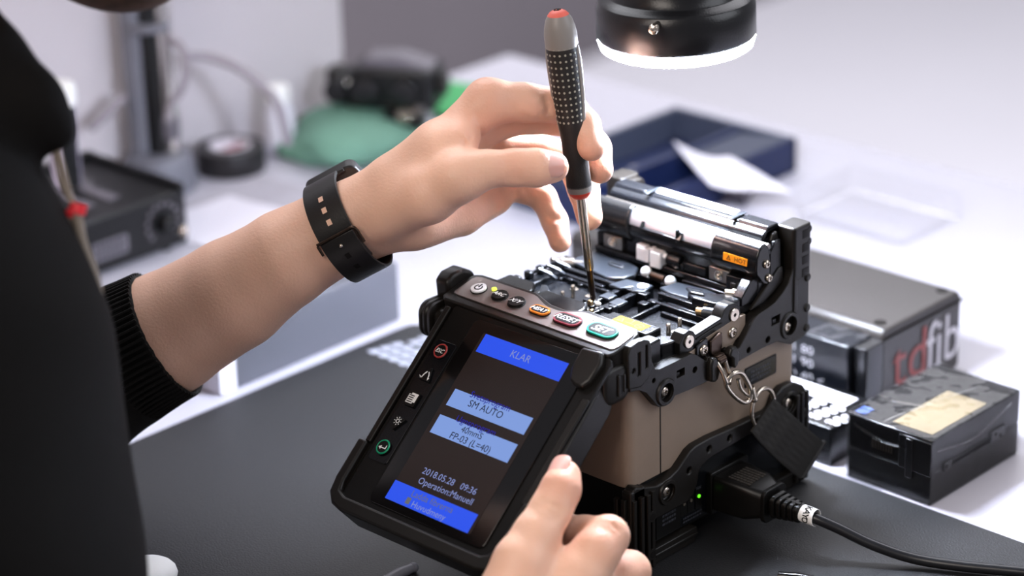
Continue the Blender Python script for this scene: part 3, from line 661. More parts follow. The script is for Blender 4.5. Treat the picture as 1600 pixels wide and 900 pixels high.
# yellow warning sticker on the deck
b = MB('deckblk'); b.box(-44, -16, 21.5, 32, 92, 101.4); b.prism([(-16, 22), (-8, 22), (-6, 30), (-11, 33), (-16, 30)], 'z', 92, 98.6); b.prism([(-15, 10), (-6, 10), (-6, 20), (-13, 20)], 'z', 92, 103); dk = obj('deck_step', b, sp, bevel=.9, seg=3)
b = MB('yellow'); b.prism(rr(-29.2, 26.6, 8.8, 3.4, .2), 'z', 101.35, 101.5)
b.add([(-36.6, 25.2, 101.55), (-32.8, 25.2, 101.55), (-34.7, 28.6, 101.55)], [(0, 1, 2)], m='ink'); b.add([(-35.9, 25.6, 101.58), (-33.5, 25.6, 101.58), (-34.7, 27.8, 101.58)], [(0, 1, 2)], m='yellow')
b.box(-29.4, -29.1, 27, 30, 101.5, 101.56, m='ink'); b.box(-32, -27, 26, 26.3, 101.5, 101.56, m='ink')
for a in np.linspace(0, 2 * math.pi, 17)[:-1]: b.box(-24 + 2 * math.cos(a) - .25, -24 + 2 * math.cos(a) + .25, 26.4 + 2 * math.sin(a) - .25, 26.4 + 2 * math.sin(a) + .25, 101.5, 101.56, m='ink')
b.box(-25, -23, 26.2, 26.5, 101.5, 101.56, m='ink')
obj('warning_sticker', b, dk, label='yellow caution sticker with black symbols')

# --- key panel along the front top edge
ca = math.radians(12); PO = V(0, -20, 108); PR = (V(1, 0, 0), V(0, math.cos(ca), math.sin(ca)), V(0, -math.sin(ca), math.cos(ca)))
outer = [(-103, 5), (-100.5, 2.8), (-4, 2.8), (-2.4, 5), (-2, 18), (-3, 22), (-5.5, 24.6), (-34, 26), (-44, 21.6), (-53, 22), (-65, 26), (-98, 26), (-101.5, 24.5), (-103.5, 20)]
b = MB('rubber', PR, PO); b.prism(outer, 'z', -9, -.3); kp = obj('key_panel', b, sp, bevel=.8, seg=3, label='raised key strip with coloured buttons')
inner = [(-99.5, 9), (-98.6, 7.8), (-96, 7.4), (-5.5, 6.6), (-4, 7.6), (-3.4, 10), (-3.4, 19), (-4.2, 20.8), (-6.5, 21.8), (-33, 23.4), (-36, 22.8), (-43, 19.6), (-46, 18.8), (-52, 19), (-55, 19.8), (-62, 23), (-65, 23.6), (-96, 23.4), (-98.6, 22.4), (-99.5, 20.4)]
b = MB('plate', PR, PO); b.prism(inner, 'z', -.5, .25); obj('face_plate', b, kp, bevel=.15, label='brushed bronze coloured metal face plate')
b = MB('ink', PR, PO)
for u, w in ((-94.6, 20.6), (-57.6, 18.6), (-27, 20.6), (-5, 17)): b.lathe([(.75, 0), (.75, .12), (.01, .12)], (u, w, .22), (0, 0, 1), n=12, m='dsteel')
obj('peg', b, kp)
def button(nm, u, w, hw, hh, rim, txt, th, m='ink', tm='white', lab=None):
    b = MB('ink', PR, PO); b.prism(rr(u, w, hw + .35, hh + .35, min(hw, hh) + .35, 10), 'z', .1, .7, m='ink')
    if rim: b.prism(rr(u, w, hw + .05, hh + .05, min(hw, hh), 10), 'z', .6, 1.45, m=rim); b.prism(rr(u, w, hw - .75, hh - .75, min(hw, hh) - .75, 10), 'z', 1.2, 1.6, m='ink')
    else: b.prism(rr(u, w, hw, hh, min(hw, hh), 10), 'z', .6, 1.5, m=m)
    if txt: b.text(txt, u, w, 1.68, th, m=tm, shear=.35, bold=.012, sx=1.12)
    return obj(nm, b, kp, bevel=.15, label=lab)
pb = MB('ink', PR, PO); pb.prism(rr(-90, 15, 3.9, 3.9, 3.9, 10), 'z', .1, .7); pb.prism(rr(-90, 15, 3.6, 3.6, 3.6, 10), 'z', .6, 1.5, m='cwhite')
pb.tube([(-90 + 1.75 * math.cos(a), 15 + 1.75 * math.sin(a), 1.5) for a in np.linspace(math.radians(125), math.radians(415), 22)], .33, n=8, m='ink'); pb.box(-90.3, -89.7, 15, 17.6, 1.4, 1.75, m='ink')
obj('power_button', pb, kp, bevel=.12, label='round white power button')
b = MB('led_on', PR, PO); b.cyl((-83.6, 18.2, .2), (-83.6, 18.2, .9), 1.1, n=16); obj('indicator_light', b, kp, label='lit yellow green indicator')
button('arc_button', -77.4, 15.3, 3.7, 3.5, None, 'ARC', 2.2, lab='round black button reading ARC')
button('axis_button', -66.7, 14.6, 3.9, 3.7, None, 'X/Y', 2.5, lab='round black button reading X/Y')
button('heat_button', -52.5, 14.4, 5.1, 2.7, 'orange', 'HEAT', 2.3, lab='orange rimmed button reading HEAT')
button('reset_button', -36.4, 14.5, 7.0, 3.5, 'maroon', 'RESET', 3.1, lab='dark red rimmed button reading RESET')
button('set_button', -17.0, 15.2, 7.7, 3.9, 'teal', 'SET', 3.8, lab='green rimmed button reading SET')

# --- hinge knobs of the monitor
def loft(b, secs, m=None):
    n = len(secs[0]); vs = [p for s_ in secs for p in s_]; fs = []
    for i in range(len(secs) - 1):
        for k in range(n): fs.append((i * n + k, i * n + (k + 1) % n, (i + 1) * n + (k + 1) % n, (i + 1) * n + k))
    fs += [tuple(range(n))[::-1], tuple(range((len(secs) - 1) * n, len(secs) * n))]; return b.add(vs, fs, m)
def knob(xa, xb, y, z, r, groove):
    b = MB('rubber'); L_ = xb - xa
    secs = [(t, k) for t, k in ((-.35, .7), (-.05, .72), (0, .9), (.06, 1), (.22, 1), (.27, .95), (.33, .95), (.38, 1), (.55, 1), (.6, .95), (.66, .95), (.71, 1), (.86, .99), (.95, .92), (1, .78))]
    loft(b, [[(xa + L_ * t, a, c) for a, c in rr(y, z, r * k, r * k, r * k * .66, 7)] for t, k in secs])
    o = obj('hinge_knob', b, sp, smooth=50, label='ribbed rubber hinge knob')
    if groove:
        r_ = MB('ink'); r_.prism(rr(y + 2.2, z, .9, r * .52, .85), 'x', xb - .3, xb + .08); obj('slot', r_, o)
        r_ = MB('rubber'); r_.prism(rr(y + .3, z, .8, r * .6, .75), 'x', xb - .5, xb + .9); r_.prism(rr(y + 4, z, .7, r * .5, .65), 'x', xb - .5, xb + .5); obj('ridge', r_, o, bevel=.3)
knob(-9, -.4, -14.6, 94.4, 8.4, True)
b = MB('rubber'); b.lathe([(4.6, 0), (5.6, 1), (6.6, 2), (6.6, 5), (5.4, 6), (4.8, 8)], (-16, -13.6, 94.8), (1, 0, 0), n=28); obj('hinge_barrel', b, sp, bevel=.3)
knob(-103.5, -112, -14.6, 96.6, 8.6, False)
b = MB('rubber'); b.lathe([(5.4, 0), (5.4, 10)], (-104, -14.4, 96.4), (1, 0, 0), n=28); obj('hinge_barrel', b, sp, bevel=.4)
b = MB('rubber'); b.prism([(-12, 113), (-8, 116), (-1, 116.5), (5, 113.5), (7, 109), (5, 101), (-4, 98.5), (-11, 101)], 'x', -111.5, -103); o = obj('corner_guard', b, sp, bevel=1.8, seg=4, label='rubber corner cap left of the key strip')
for k in range(4):
    pass

# --- monitor
MO = V(-69.6, -23.4, 102.2); me_ = nrm(V(0, -62.7, -55.7)); mn = V(0, -.66414178, .74760664)
MR = (V(1, 0, 0), -me_, mn)      # local: x right, y up the slope, z out of the screen
def mb_(m): return MB(m, MR, MO)
fr = [(-24.5, 8), (-24.5, -62.5), (-30.5, -64), (-30.8, -84), (-29.5, -91), (-25, -95.5), (-19, -97), (62, -97), (68, -95.5), (72.2, -91), (73, -84), (73, -62), (70.5, -60), (69.5, -10), (66, 0), (60, 7), (-20, 10.5)]
b = mb_('rubber'); b.prism(fr, 'z', -17, -1.6); mo = obj('monitor', b, sp, bevel=2.0, seg=4, label='tilted display unit in a black rubber frame')
# raised rim: left rail, lower lip, right grip
b = mb_('rubber'); b.prism(rr(-26.2, -29, 1.5, 35, .7), 'z', -6, 0.3); obj('rail', b, mo, bevel=.4)
lip = [(-30.8, -64), (-30.8, -84), (-29.5, -91), (-25, -95.5), (-19, -97), (62, -97), (68, -95.5), (72.2, -91), (73, -84), (73, -63), (67, -63), (66.4, -84), (64.5, -88.5), (61, -90.4), (-20, -90.4), (-24.2, -88.6), (-25.6, -84), (-25.6, -64)]
b = mb_('rubber'); b.prism(lip, 'z', -5, 1.4); obj('lip', b, mo, bevel=1.2, seg=3)
b = mb_('plastic'); b.prism(rr(22.5, -41.5, 46.5, 49.5, 2.5), 'z', -3, -.75); obj('bezel', b, mo, bevel=.4)
b = mb_('glass_black'); b.prism(rr(25.5, -41.3, 34.2, 46.6, 3.4), 'z', -1, 0.0); obj('screen_glass', b, mo, bevel=.3, label='dark glass around the display')
# right edge bracket of the hinge
b = mb_('rubber'); b.prism([(53, 8), (64, 9), (66.5, 4), (66, -5), (63.5, -9), (60, -9), (56, -7.5), (53.5, -2)], 'z', -12, 2.6);  obj('hinge_bracket', b, mo, bevel=1.3, seg=3)
b = mb_('rubber'); b.prism(rr(67, -38, 2, 26, 1), 'z', -4, .2); obj('rail', b, mo, bevel=.6)
# keypad plate
b = mb_('satin'); b.prism(rr(-16, -40, 5.9, 30.6, 1.4), 'z', -1.2, -.35); obj('keypad', b, mo, bevel=.25)
def mkey(nm, y, kind, lab):
    b = mb_('ink'); x = -16.2
    if kind in ('esc', 'ent'):
        b.cyl((x, y, -.5), (x, y, .5), 3.7, n=32, m='plastic'); b.lathe([(2.7, .1), (3.5, .1), (3.6, .4), (3.3, .9), (2.9, .9), (2.7, .5)], (x, y, 0), (0, 0, 1), n=36, m='red' if kind == 'esc' else 'green', closed=False); b.cyl((x, y, .3), (x, y, .75), 2.95, n=32, m='plastic')
    if kind == 'esc': b.text('ESC', x, y, .82, 2.0, m='white', shear=.35, bold=.008)
    if kind == 'ent':
        b.box(x - .8, x + 2.1, y - .75, y - .25, .75, .85, m='white'); b.box(x + 1.6, x + 2.1, y - .3, y + 1.1, .75, .85, m='white'); b.add([(x - 2.2, y - .5, .86), (x - .6, y - 1.5, .86), (x - .6, y + .5, .86)], [(0, 1, 2)], m='white')
    if kind == 'up':
        b.prism([(x - 3.4, y - 2.8), (x + 3.2, y - 3), (x + 3.2, y - 2.2), (x + 1.6, y + 3.2), (x + .9, y + 3.6)], 'z', -.5, .7, m='plastic')
        for s_ in (-1, 1):
            b.tube([(x + .4 + s_ * .5, y + 1.4, .75), (x + .4 + s_ * 1.4, y - .1, .75), (x + .3 + s_ * 1.9, y - 2.1, .75)], .3, n=6, m='white'); b.add([(x + .3 + s_ * 2.6 - .9, y - 1.2, .9), (x + .3 + s_ * 2.6 + .1, y - 1.4, .9), (x + .3 + s_ * 2.0, y - 2.6, .9)], [(0, 1, 2)], m='white')
    if kind == 'page':
        b.prism(rr(x, y, 3.3, 3.5, .8), 'z', -.5, .7, m='plastic')
        for dx, dy in ((.7, .6), (-.5, -.2)):
            b.box(x + dx - 1.9, x + dx + 1.9, y + dy - 2.1, y + dy + 2.1, .7, .78 + (dx < 0) * .08, m='white')
        for k in range(4): b.box(x - .5 - 1.5, x - .5 + 1.5, y - 1.8 + k, y - 1.35 + k, .8, .94, m='ink')
    if kind == 'down':
        b.prism([(x - 3.2, y + 3), (x + 3.2, y + 2.6), (x + 3, y + 1.9), (x - .2, y - 3.4), (x - .9, y - 3.4), (x - 3.4, y + 2.2)], 'z', -.5, .7, m='plastic')
        b.tube([(x + .85 * math.cos(a) - .2, y + .7 + .85 * math.sin(a), .78) for a in np.linspace(0, 2 * math.pi, 15)[:-1]], .2, n=6, closed=True, m='white')
        for k in range(8):
            a = k * math.pi / 4; b.tube([(x - .2 + 1.35 * math.cos(a), y + .7 + 1.35 * math.sin(a), .78), (x - .2 + 2.1 * math.cos(a), y + .7 + 2.1 * math.sin(a), .78)], .18, n=6, m='white')
    return obj(nm, b, mo, bevel=.15, label=lab)
mkey('escape_button', -14.6, 'esc', 'round button with a red ring reading ESC')
mkey('up_button', -26.8, 'up', 'triangular arc button'); mkey('menu_button', -39.3, 'page', 'square page button')
mkey('brightness_button', -51.6, 'down', 'triangular sun button'); mkey('enter_button', -63.9, 'ent', 'round button with a green ring and return arrow')
# the picture on the display
b = mb_('lcd_dark'); b.box(-.4, 50.2, -84, 0, 0, .12)
b.box(1.2, 49.8, -9.2, -.2, .12, .2, m='lcd_blue'); b.text('KLAR', 25, -4.4, .25, 3.5, m='lcd_text')
b.box(2.2, 48, -36.2, -28, .12, .2, m='lcd_light'); b.box(2.2, 48, -50, -41, .12, .2, m='lcd_light')
b.text('Svetsprogram', 23, -27.6, .25, 3.1, m='lcd_deep'); b.text('SM AUTO', 23, -31.6, .25, 3.4, m='lcd_ink')
b.text('Ugnsprogram', 23, -39.8, .25, 3.1, m='lcd_deep'); b.text('40mmS', 23, -43.4, .25, 3.0, m='lcd_ink', bold=0); b.text('FP-03 (L=40)', 25, -47.6, .25, 3.3, m='lcd_ink', bold=0)
b.text('2018.05.28   09:36', 10.2, -66.4, .25, 3.1, m='lcd_text', align='l', bold=0); b.text('Operation:Manuell', 11, -71.0, .25, 3.1, m='lcd_text', align='l', bold=0)
b.box(-.6, 48.6, -84, -75, .12, .2, m='lcd_blue'); b.text('Ladda fibrerna', 11.5, -77.4, .25, 3.1, m='lcd_gold', align='l'); b.text('Huvudmeny', 14.5, -81.6, .25, 3.0, m='lcd_text', align='l')
b.prism(rr(11.6, -81.2, 1.2, 1.5, .2), 'z', .2, .26, m='lcd_gold')
obj('display', b, mo, smooth=0, label='lit colour display with blue bars reading KLAR and SM AUTO')
# ---------------------------------------------------------------- screwdriver
tip = V(-58.4, 34.9, 101.2); top = tip + V(0, 0, 1) * 133.5 - CR * 13.2
ax = nrm(top - tip); L = float(np.linalg.norm(top - tip)); bx, by, _ = basis(ax)
sd = empty('screwdriver', tip, 'slim screwdriver with black dotted grip and red capped grey end, held upright', 'screwdriver')
def dp(h): return tip + ax * h
b = MB('steel'); b.lathe([(.5, 0), (1.3, 1.2), (1.45, 14), (1.5, 16)], tip, ax, n=20, m='bronze'); b.lathe([(1.9, 15.5), (2.05, 17), (2.05, 50)], tip, ax, n=24)
obj('shaft', b, sd, label='polished steel shaft with a dark tip')
b = MB('driver_red'); b.lathe([(2.1, 49.6), (3.4, 50), (4.9, 51.8), (5.3, 53.2)], tip, ax, n=32); obj('nose_ring', b, sd, label='red ring at the nose of the grip')
b = MB('grip_gray'); b.lathe([(5.3, 53), (5.5, 54), (5.6, 56)], tip, ax, n=32); obj('collar', b, sd, label='grey collar')
prof = [(5.6, 55.6), (5.4, 62), (5.3, 74), (5.45, 80), (6.1, 88), (6.6, 96), (6.9, 106), (7.0, 114), (6.9, 121.5)]
b = MB('grip_black'); b.lathe(prof, tip, ax, n=40)
gr = obj('grip', b, sd, label='black soft grip with rows of pale dots')
# six flat lavender grey stripes and rows of dots on the upper grip
def prad(h):
    for (r0, h0), (r1, h1) in zip(prof, prof[1:]):
        if h0 <= h <= h1: return r0 + (r1 - r0) * (h - h0) / (h1 - h0)
    return 6.9
view = nrm(-CF - ax * (-CF @ ax)); vside = np.cross(ax, view)      # start of the dot pattern
b = MB('dot')
for i in range(13):
    h = 86.5 + i * 2.8
    for j in range(18):
        a = j * math.pi * 2 / 18 + .1
        if j % 9 in (4,): continue
        d = view * math.cos(a) + vside * math.sin(a)
        r = .5
        b.cyl(dp(h) + d * (prad(h) - .25), dp(h) + d * (prad(h) + .12), r, n=8)
obj('dot_pattern', b, gr, label='pale moulded dots')
b = MB('grip_gray')
for a in (1.25, 1.25 + math.pi):
    d = view * math.cos(a) + vside * math.sin(a); t_ = np.cross(ax, d)
    pts = []
    for h in (56, 62, 74, 80, 88, 96, 106, 114, 120): pts.append(dp(h) + d * (prad(h) - .9))
    b.tube(pts, [.8, 1.1, 1.2, 1.3, 1.6, 1.8, 1.9, 1.9, 1.5], n=12)
obj('stripe', b, gr, label='pale grey stripe down the grip')
b = MB('grip_gray'); b.lathe([(7.0, 119.5), (7.2, 121), (7.15, 125), (6.7, 128.4), (5.9, 131.4), (4.7, 133.6)], tip, ax, n=40); en = obj('end_piece', b, sd, label='smooth grey domed end')
b = MB('cap_red'); b.lathe([(4.7, 133.6), (3.6, 134.9), (2.1, 135.7), (.01, 135.9)], tip, ax, n=36); cp = obj('end_cap', b, sd, label='coral red end cap')
b = MB('ink'); b.box(-1.6, 1.6, -.3, .3, 0, .1)
b = MB('ink', (vside, -view, ax), dp(135.85)); b.tube([(1.5 * math.cos(a), 1.1 * math.sin(a), 0) for a in np.linspace(.3, 5.2, 14)], .28, n=6); b.box(-.3, 1.5, -.25, .25, -.2, .25); obj('symbol', b, cp, label='small black symbol')

# ---------------------------------------------------------------- ring lamp
LC = PL(1057, 60, 'y', 108); la = nrm(V(-.015, .0, 1) + CR * -.012)
rl = empty('ring_lamp', tuple(LC), 'round black ring lamp with a glowing white rim, hanging above the splicer', 'lamp')
b = MB('lampblack'); b.lathe([(q_ * 1.055, w_ * 1.055) for q_, w_ in [(33.2, 1), (34.3, 2.6), (34.3, 15), (33, 18), (31, 19.2), (28.5, 20.2), (26.8, 23), (26.2, 26), (23, 27.5)]], LC, la, n=80, closed=False)
b.lathe([(q_ * 1.055, w_ * 1.055) for q_, w_ in [(23, 27.5), (21.5, 27.5), (21.5, 25), (20.8, 25), (20.8, 60)]], LC, la, n=64, closed=False); b.lathe([(q_ * 1.055, w_ * 1.055) for q_, w_ in [(20, 1), (20, 27)]], LC, la, n=64, closed=False)
hs = obj('housing', b, rl, bevel=.5, label='black lamp housing')
b = MB('lamp_on'); b.lathe([(q_ * 1.055, w_ * 1.055) for q_, w_ in [(20, -1.6), (21, -3.6), (30.5, -4), (32.8, -2.6), (33.9, 1.0), (33, 1.6), (20, 1.6)]], LC, la, n=80, closed=False); obj('light_ring', b, rl, label='glowing white light ring')
b = MB('steel'); q = LC + la * 13.5; dd = nrm(CR * -.28 - CF - la * (-CF @ la) * .6); s0 = q + dd * 35
s0 = P(1030, 33, float((q + dd * 33.5 - CP) @ CF)); s1 = s0 + nrm(dd + CR * -.1 - CU * .35) * 8
s0 = s0 - dd * 5
b.cyl(s0, s1, 1.5, n=20); b.lathe([(1.5, 0), (2.4, .6), (2.5, 2.6), (2.0, 3.8), (.8, 4.4)], s1 - nrm(s1 - s0) * 1.5, nrm(s1 - s0), n=24); obj('clamp_screw', b, rl, label='small chrome clamp screw')
b = MB('lampblack'); b.lathe([(24, 60), (27, 62), (27, 110), (20, 118), (20, 200)], LC, la, n=56); b.lathe([(22, 29), (24.6, 30), (24.6, 34), (22, 35)], LC, la, n=56); obj('microscope_tube', b, rl, bevel=.5)
ll = bpy.data.lights.new('ring_lamp_glow', 'AREA'); ll.shape = 'DISK'; ll.size = 66 * S; ll.energy = 1.0; ll.color = (.86, .93, 1)
lo = bpy.data.objects.new('ring_lamp_glow', ll); C_.objects.link(lo); lo.location = (LC - la * 5) * S; lo.rotation_euler = Vector(la).to_track_quat('Z', 'Y').to_euler()

# ---------------------------------------------------------------- strap on the splicer's side
st = empty('carrying_strap', (4, 70, 60), 'short black woven strap clipped by a steel snap hook to the side of the splicer', 'strap')
def hook(parent):
    b = MB('steel')
    # square swivel link through the lug
    b.tube([(1.5, 48.4, 84), (4.2, 49, 80), (5.2, 50.2, 75), (4.6, 53.2, 73.2), (3.6, 55.4, 75.5), (2, 54.6, 80), (1.2, 54, 84)], 1.05, n=12); obj('swivel_link', b, parent, label='dark steel swivel link')
    b = MB('steel'); pts = [(4.4, 52, 75.4), (5.4, 55.4, 77.6), (5.6, 60, 76.2), (5.4, 64.2, 71), (5.6, 67, 65.2), (5.4, 66.6, 60.8), (4.8, 63.2, 60.6), (4.6, 58, 64.6), (4.4, 53.8, 69.2), (4.2, 51.6, 73)]
    b.tube(bez(pts, 6, True), 1.15, n=14, closed=True); b.tube(bez([(5.4, 58.4, 73.6), (5.8, 59.6, 69), (6, 63, 65), (5.6, 65.6, 63)], 6), .95, n=12); obj('snap_hook', b, parent, label='polished steel snap hook')
    b = MB('steel'); b.tube([(5.6, 67.4, 66.6), (5.8, 69.2, 60.6)], [1.7, 1.5], n=14); b.sphere((5.8, 69.4, 60.2), 1.8); obj('swivel_barrel', b, parent, bevel=.3)
    b = MB('steel'); pts = [(5.4, 69.8, 61.6), (5.2, 74, 65.4), (5.2, 79.6, 65.4), (5.4, 82.8, 61.2), (5.6, 80, 56.6)]
    pts = [V(5.2, 76.6 + 8.2 * math.cos(a) * .94 - 2.4 * math.sin(a), 53 + 9.4 * math.sin(a) + 2 * math.cos(a)) for a in np.linspace(0, 2 * math.pi, 13)[:-1]]
    b.tube(bez(pts, 6, True), 1.05, n=14, closed=True); obj('d_ring', b, parent, label='steel ring holding the webbing')
def bez(pts, n=6, closed=False):
    p = [V(*q) for q in pts]; N = len(p); o = []
    for i in range(N if closed else N - 1):
        a, b_, c, d = (p[(i - 1) % N] if closed or i else p[0]), p[i], p[(i + 1) % N], (p[(i + 2) % N] if closed or i + 2 < N else p[-1])
        for k in range(n):
            t = k / n; o.append(.5 * ((2 * b_) + (-a + c) * t + (2 * a - 5 * b_ + 4 * c - d) * t * t + (-a + 3 * b_ - 3 * c + d) * t ** 3))
    if not closed: o.append(p[-1])
    return o
hook(st)
A = bez([PL(1208, 622, 'x', 5.6), PL(1226, 638, 'x', 8), PL(1255, 664, 'x', 10.5), PL(1286, 691, 'x', 12)], 9); Bm = bez([PL(1173, 674, 'x', 5.6), PL(1190, 694, 'x', 8), PL(1218, 722, 'x', 10.5), PL(1250, 748, 'x', 12)], 9)
b = MB('strap'); vs = []; fs = []; m_ = len(A); nw = 15
nn = [nrm(np.cross(A[min(i + 1, m_ - 1)] - A[max(i - 1, 0)], Bm[i] - A[i])) for i in range(m_)]
for sgn in (-1, 1):
    for i in range(m_):
        for j in range(nw):
            t = j / (nw - 1); th = .55 + .22 * (j % 2); vs.append(A[i] * (1 - t) + Bm[i] * t + nn[i] * sgn * th)
o_ = m_ * nw
for i in range(m_ - 1):
    for j in range(nw - 1):
        q = i * nw + j; fs.append((q, q + 1, q + nw + 1, q + nw)); fs.append((o_ + q, o_ + q + nw, o_ + q + nw + 1, o_ + q + 1))
for i in range(m_ - 1):
    for q in (i * nw, i * nw + nw - 1): fs.append((q, q + nw, o_ + q + nw, o_ + q))
for j in range(nw - 1):
    for q in (j, (m_ - 1) * nw + j): fs.append((q, q + 1, o_ + q + 1, o_ + q))
b.add(vs, fs); wb = obj('webbing', b, st, smooth=60, label='black woven webbing')
b = MB('cord')
for row in (2, 9, 10, 17, 18, 24):
    for j in range(1, 26):
        t = j / 26; p = A[row] * (1 - t) + Bm[row] * t + nn[row] * 1.0; p2 = A[row] * (1 - t - .02) + Bm[row] * (t + .02) + nn[row] * 1.0
        b.m = 'print_dim'; b.tube([p, p2], .22, n=5)
obj('stitching', b, wb, label='rows of dark stitches'); 
b = MB('rubber'); e0, e1 = A[-1], Bm[-1]; b.tube([e0 + V(0, 1, 0), e0 * .5 + e1 * .5 + V(0, 1, 0), e1 + V(0, 1, 0)], 1.3, n=12); obj('keeper', b, st)

# ---------------------------------------------------------------- power cord
pc = empty('mains_cable', (0, 62, 0), 'black mains cord with a white name tag, plugged into the side of the splicer', 'power cord')
y0, z0 = 60, 18.6
b = MB('plastic')
def sec(x, hy, hz, r): return [(x, y0 + a, z0 + c) for a, c in rr(0, 0, hy, hz, r, 4)]
loft(b, [sec(-1, 10.8, 8.6, 1.5), sec(2.5, 10.8, 8.6, 1.5), sec(4, 11, 8.7, 2), sec(15, 10.2, 8.5, 2.6), sec(20, 8.4, 7.4, 3.2), sec(25, 6.4, 6.4, 3.6)])
loft(b, [sec(23.4, 8, 8, 3.2), sec(25.6, 8, 8, 3.2)])
pl = obj('plug', b, pc, bevel=.4, label='moulded black mains plug')
b = MB('plastic')
rn_ = random.Random(3)
for i in range(7):
    x_ = 4.5
    while x_ < 16: l_ = rn_.uniform(.6, 1.8); b.box(x_, x_ + l_, y0 - 7 + i * 2, y0 - 6 + i * 2, z0 + 8.4, z0 + 8.85, m='emboss'); x_ += l_ + .5
obj('moulded_text', b, pl)
b = MB('plastic'); loft(b, [sec(25, 4.4, 4.4, 2.6), sec(41, 3.4, 3.4, 2.4)])
for i in range(5):
    x = 27 + i * 3; s_ = 5.6 - .36 * i
    for sy in (-1, 1):
        b.box(x, x + 1.9, y0 + (0 if sy > 0 else -s_), y0 + (s_ if sy > 0 else 0), z0 + (-s_ if (i % 2) else .6), z0 + (-.6 if (i % 2) else s_)) if 0 else None
    loft(b, [sec(x, s_, s_, 2.4), sec(x + 1.9, s_ * .96, s_ * .96, 2.4)])
b.box(26, 40, y0 - 1, y0 + 1, z0 - 4.4, z0 + 4.6)
obj('strain_relief', b, pc, bevel=.3, label='ribbed black strain relief')
cab = bez([(38, y0, z0), (46, y0 + 1.5, 17.6), (56, y0 + 6, 14), (70, 72, 8.4), (86, 80, 4), (104, 89, 3), (126, 101, 3), (150, 113, 3), (200, 128, 3), (270, 128, 3), (360, 110, 3)], 8)
cab = [p if p[2] >= 2.9 else V(p[0], p[1], 2.9) for p in cab]
b = MB('cable'); b.tube(cab, 2.4, n=18); obj('cable', b, pc, label='round black cable')
a_ = V(40.2, y0 + .4, 18.7); d_ = nrm(V(8, 1.4, -1)); U_, V__, _ = basis(d_)
b = MB('white'); vs = []; ang = np.linspace(-2.2, 2.6, 24)
for k, an in enumerate(ang):
    rad = 3.7; wd = 7.2
    for e in (0, 1):
        for th in (0, .25): vs.append(a_ + d_ * (e * wd) + (rad + th) * (math.cos(an) * V(0, -.4, .92) + math.sin(an) * nrm(np.cross(d_, V(0, -.4, .92)))))
fs = []
for k in range(len(ang) - 1):
    q = k * 4; fs += [(q, q + 4, q + 6, q + 2), (q + 1, q + 3, q + 7, q + 5), (q, q + 1, q + 5, q + 4), (q + 2, q + 6, q + 7, q + 3)]
b.add(vs, fs); fl = nrm(np.cross(d_, V(0, -.4, .92)))
tg = obj('name_tag', b, pc, label='white paper tag lettered KAYO in pen')
# pen lettering facing the viewer's side of the cable
vw = nrm(V(.45, -.75, .5) - d_ * (V(.45, -.75, .5) @ d_)); tn = np.cross(d_, vw)
b = MB('ink')
for k, ch in enumerate('KAYO'):
    an = (-1.5 + k) * .50; nv = vw * math.cos(an) + tn * math.sin(an); tv = -vw * math.sin(an) + tn * math.cos(an)
    b.text(ch, 0, 0, 0, 2.9, U=tv, Vv=d_, O=a_ + d_ * 3.6 + nv * 4.05, bold=.02)
obj('handwriting', b, tg)

# ---------------------------------------------------------------- black boxes on the right
def film(parent, x0, x1, y0, y1, z0, z1, e=.5):
    b = MB('film'); b.box(x0 - e, x1 + e, y0 - e, y1 + e, z0, z1 + e); return obj('clear_film', b, parent, bevel=.6, label='crinkled clear film')
t = empty('storage_case', (-110, 240, -3), 'large charcoal case with red and white lettering on its end, behind the splicer', 'case')
b = MB('boxgray'); b.prism([(207, -2.8), (272, -2.8), (273.5, 0), (273.5, 36), (271, 40), (208, 40), (205.5, 37), (205.5, 0)], 'x', -230, -22); cs = obj('body', b, t, bevel=1.6, seg=3)
b = MB('boxgray'); b.box(-230, -21, 205, 274, 34.4, 35.2, m='ink'); obj('lid_seam', b, cs)
b = MB('ink'); b.cyl((-29, 213, 39.6), (-29, 213, 40.4), 3.2, n=18); obj('screw_recess', b, cs); b = MB('ink'); b.cyl((-29, 266, 39.6), (-29, 266, 40.4), 3.2, n=18); obj('screw_recess', b, cs)
b = MB('print_red'); b.text('td', 214, 19, 0, 27, U=(0, 1, 0), Vv=(0, 0, 1), O=(-21.4, 0, 0), align='l', sx=.98); 
b.text('fib', 243, 19, 0, 27, m='print_white', U=(0, 1, 0), Vv=(0, 0, 1), O=(-21.4, 0, 0), align='l', sx=.84)
obj('lettering', b, t, label='red and white lettering')
t = empty('wrapped_carton', (-66, 194, -3), 'upright black carton in clear film printed with rows of numbers, against the charcoal case', 'box')
b = MB('blueblk'); b.box(-110, -27, 184, 203, -3, 37); obj('carton', b, t, bevel=.8)
b = MB('print_white')
for k, (tx, z) in enumerate((('1 80', 29), ('1 90', 22), (') 40 <', 14.4), (') 80 50', 7))): b.text(tx, -60, z, 0, 4.6, U=(1, 0, 0), Vv=(0, 0, 1), O=(0, 183.8, 0), align='l', sx=1.25)
obj('lettering', b, t, label='white numbers')
film(t, -110, -27, 184, 203, -3, 37, .7)
b = MB('boxblack'); b.prism(rr(-24.5, 196, 5, 7.5, 1.5), 'z', -3, 36); obj('corner_post', b, t, bevel=.5)
t = empty('flat_carton', (-40, 158, -3), 'low black carton with dense white numbers on top, beside the strap end', 'box')
b = MB('boxblack'); b.box(-110, -3, 139, 178, -3, 17); obj('carton', b, t, bevel=.8)
b = MB('paper'); b.box(-106, -13, 163, 174, 17, 17.15)
for r_ in range(4):
    for k in range(9): b.text('000', -96 + k * 11.2 + r_ * 1.2, 145 + r_ * 4.8, 17.2, 3.3, m='print_white', sx=1.15, bold=.04)
obj('lettering', b, t, label='rows of white numbers')
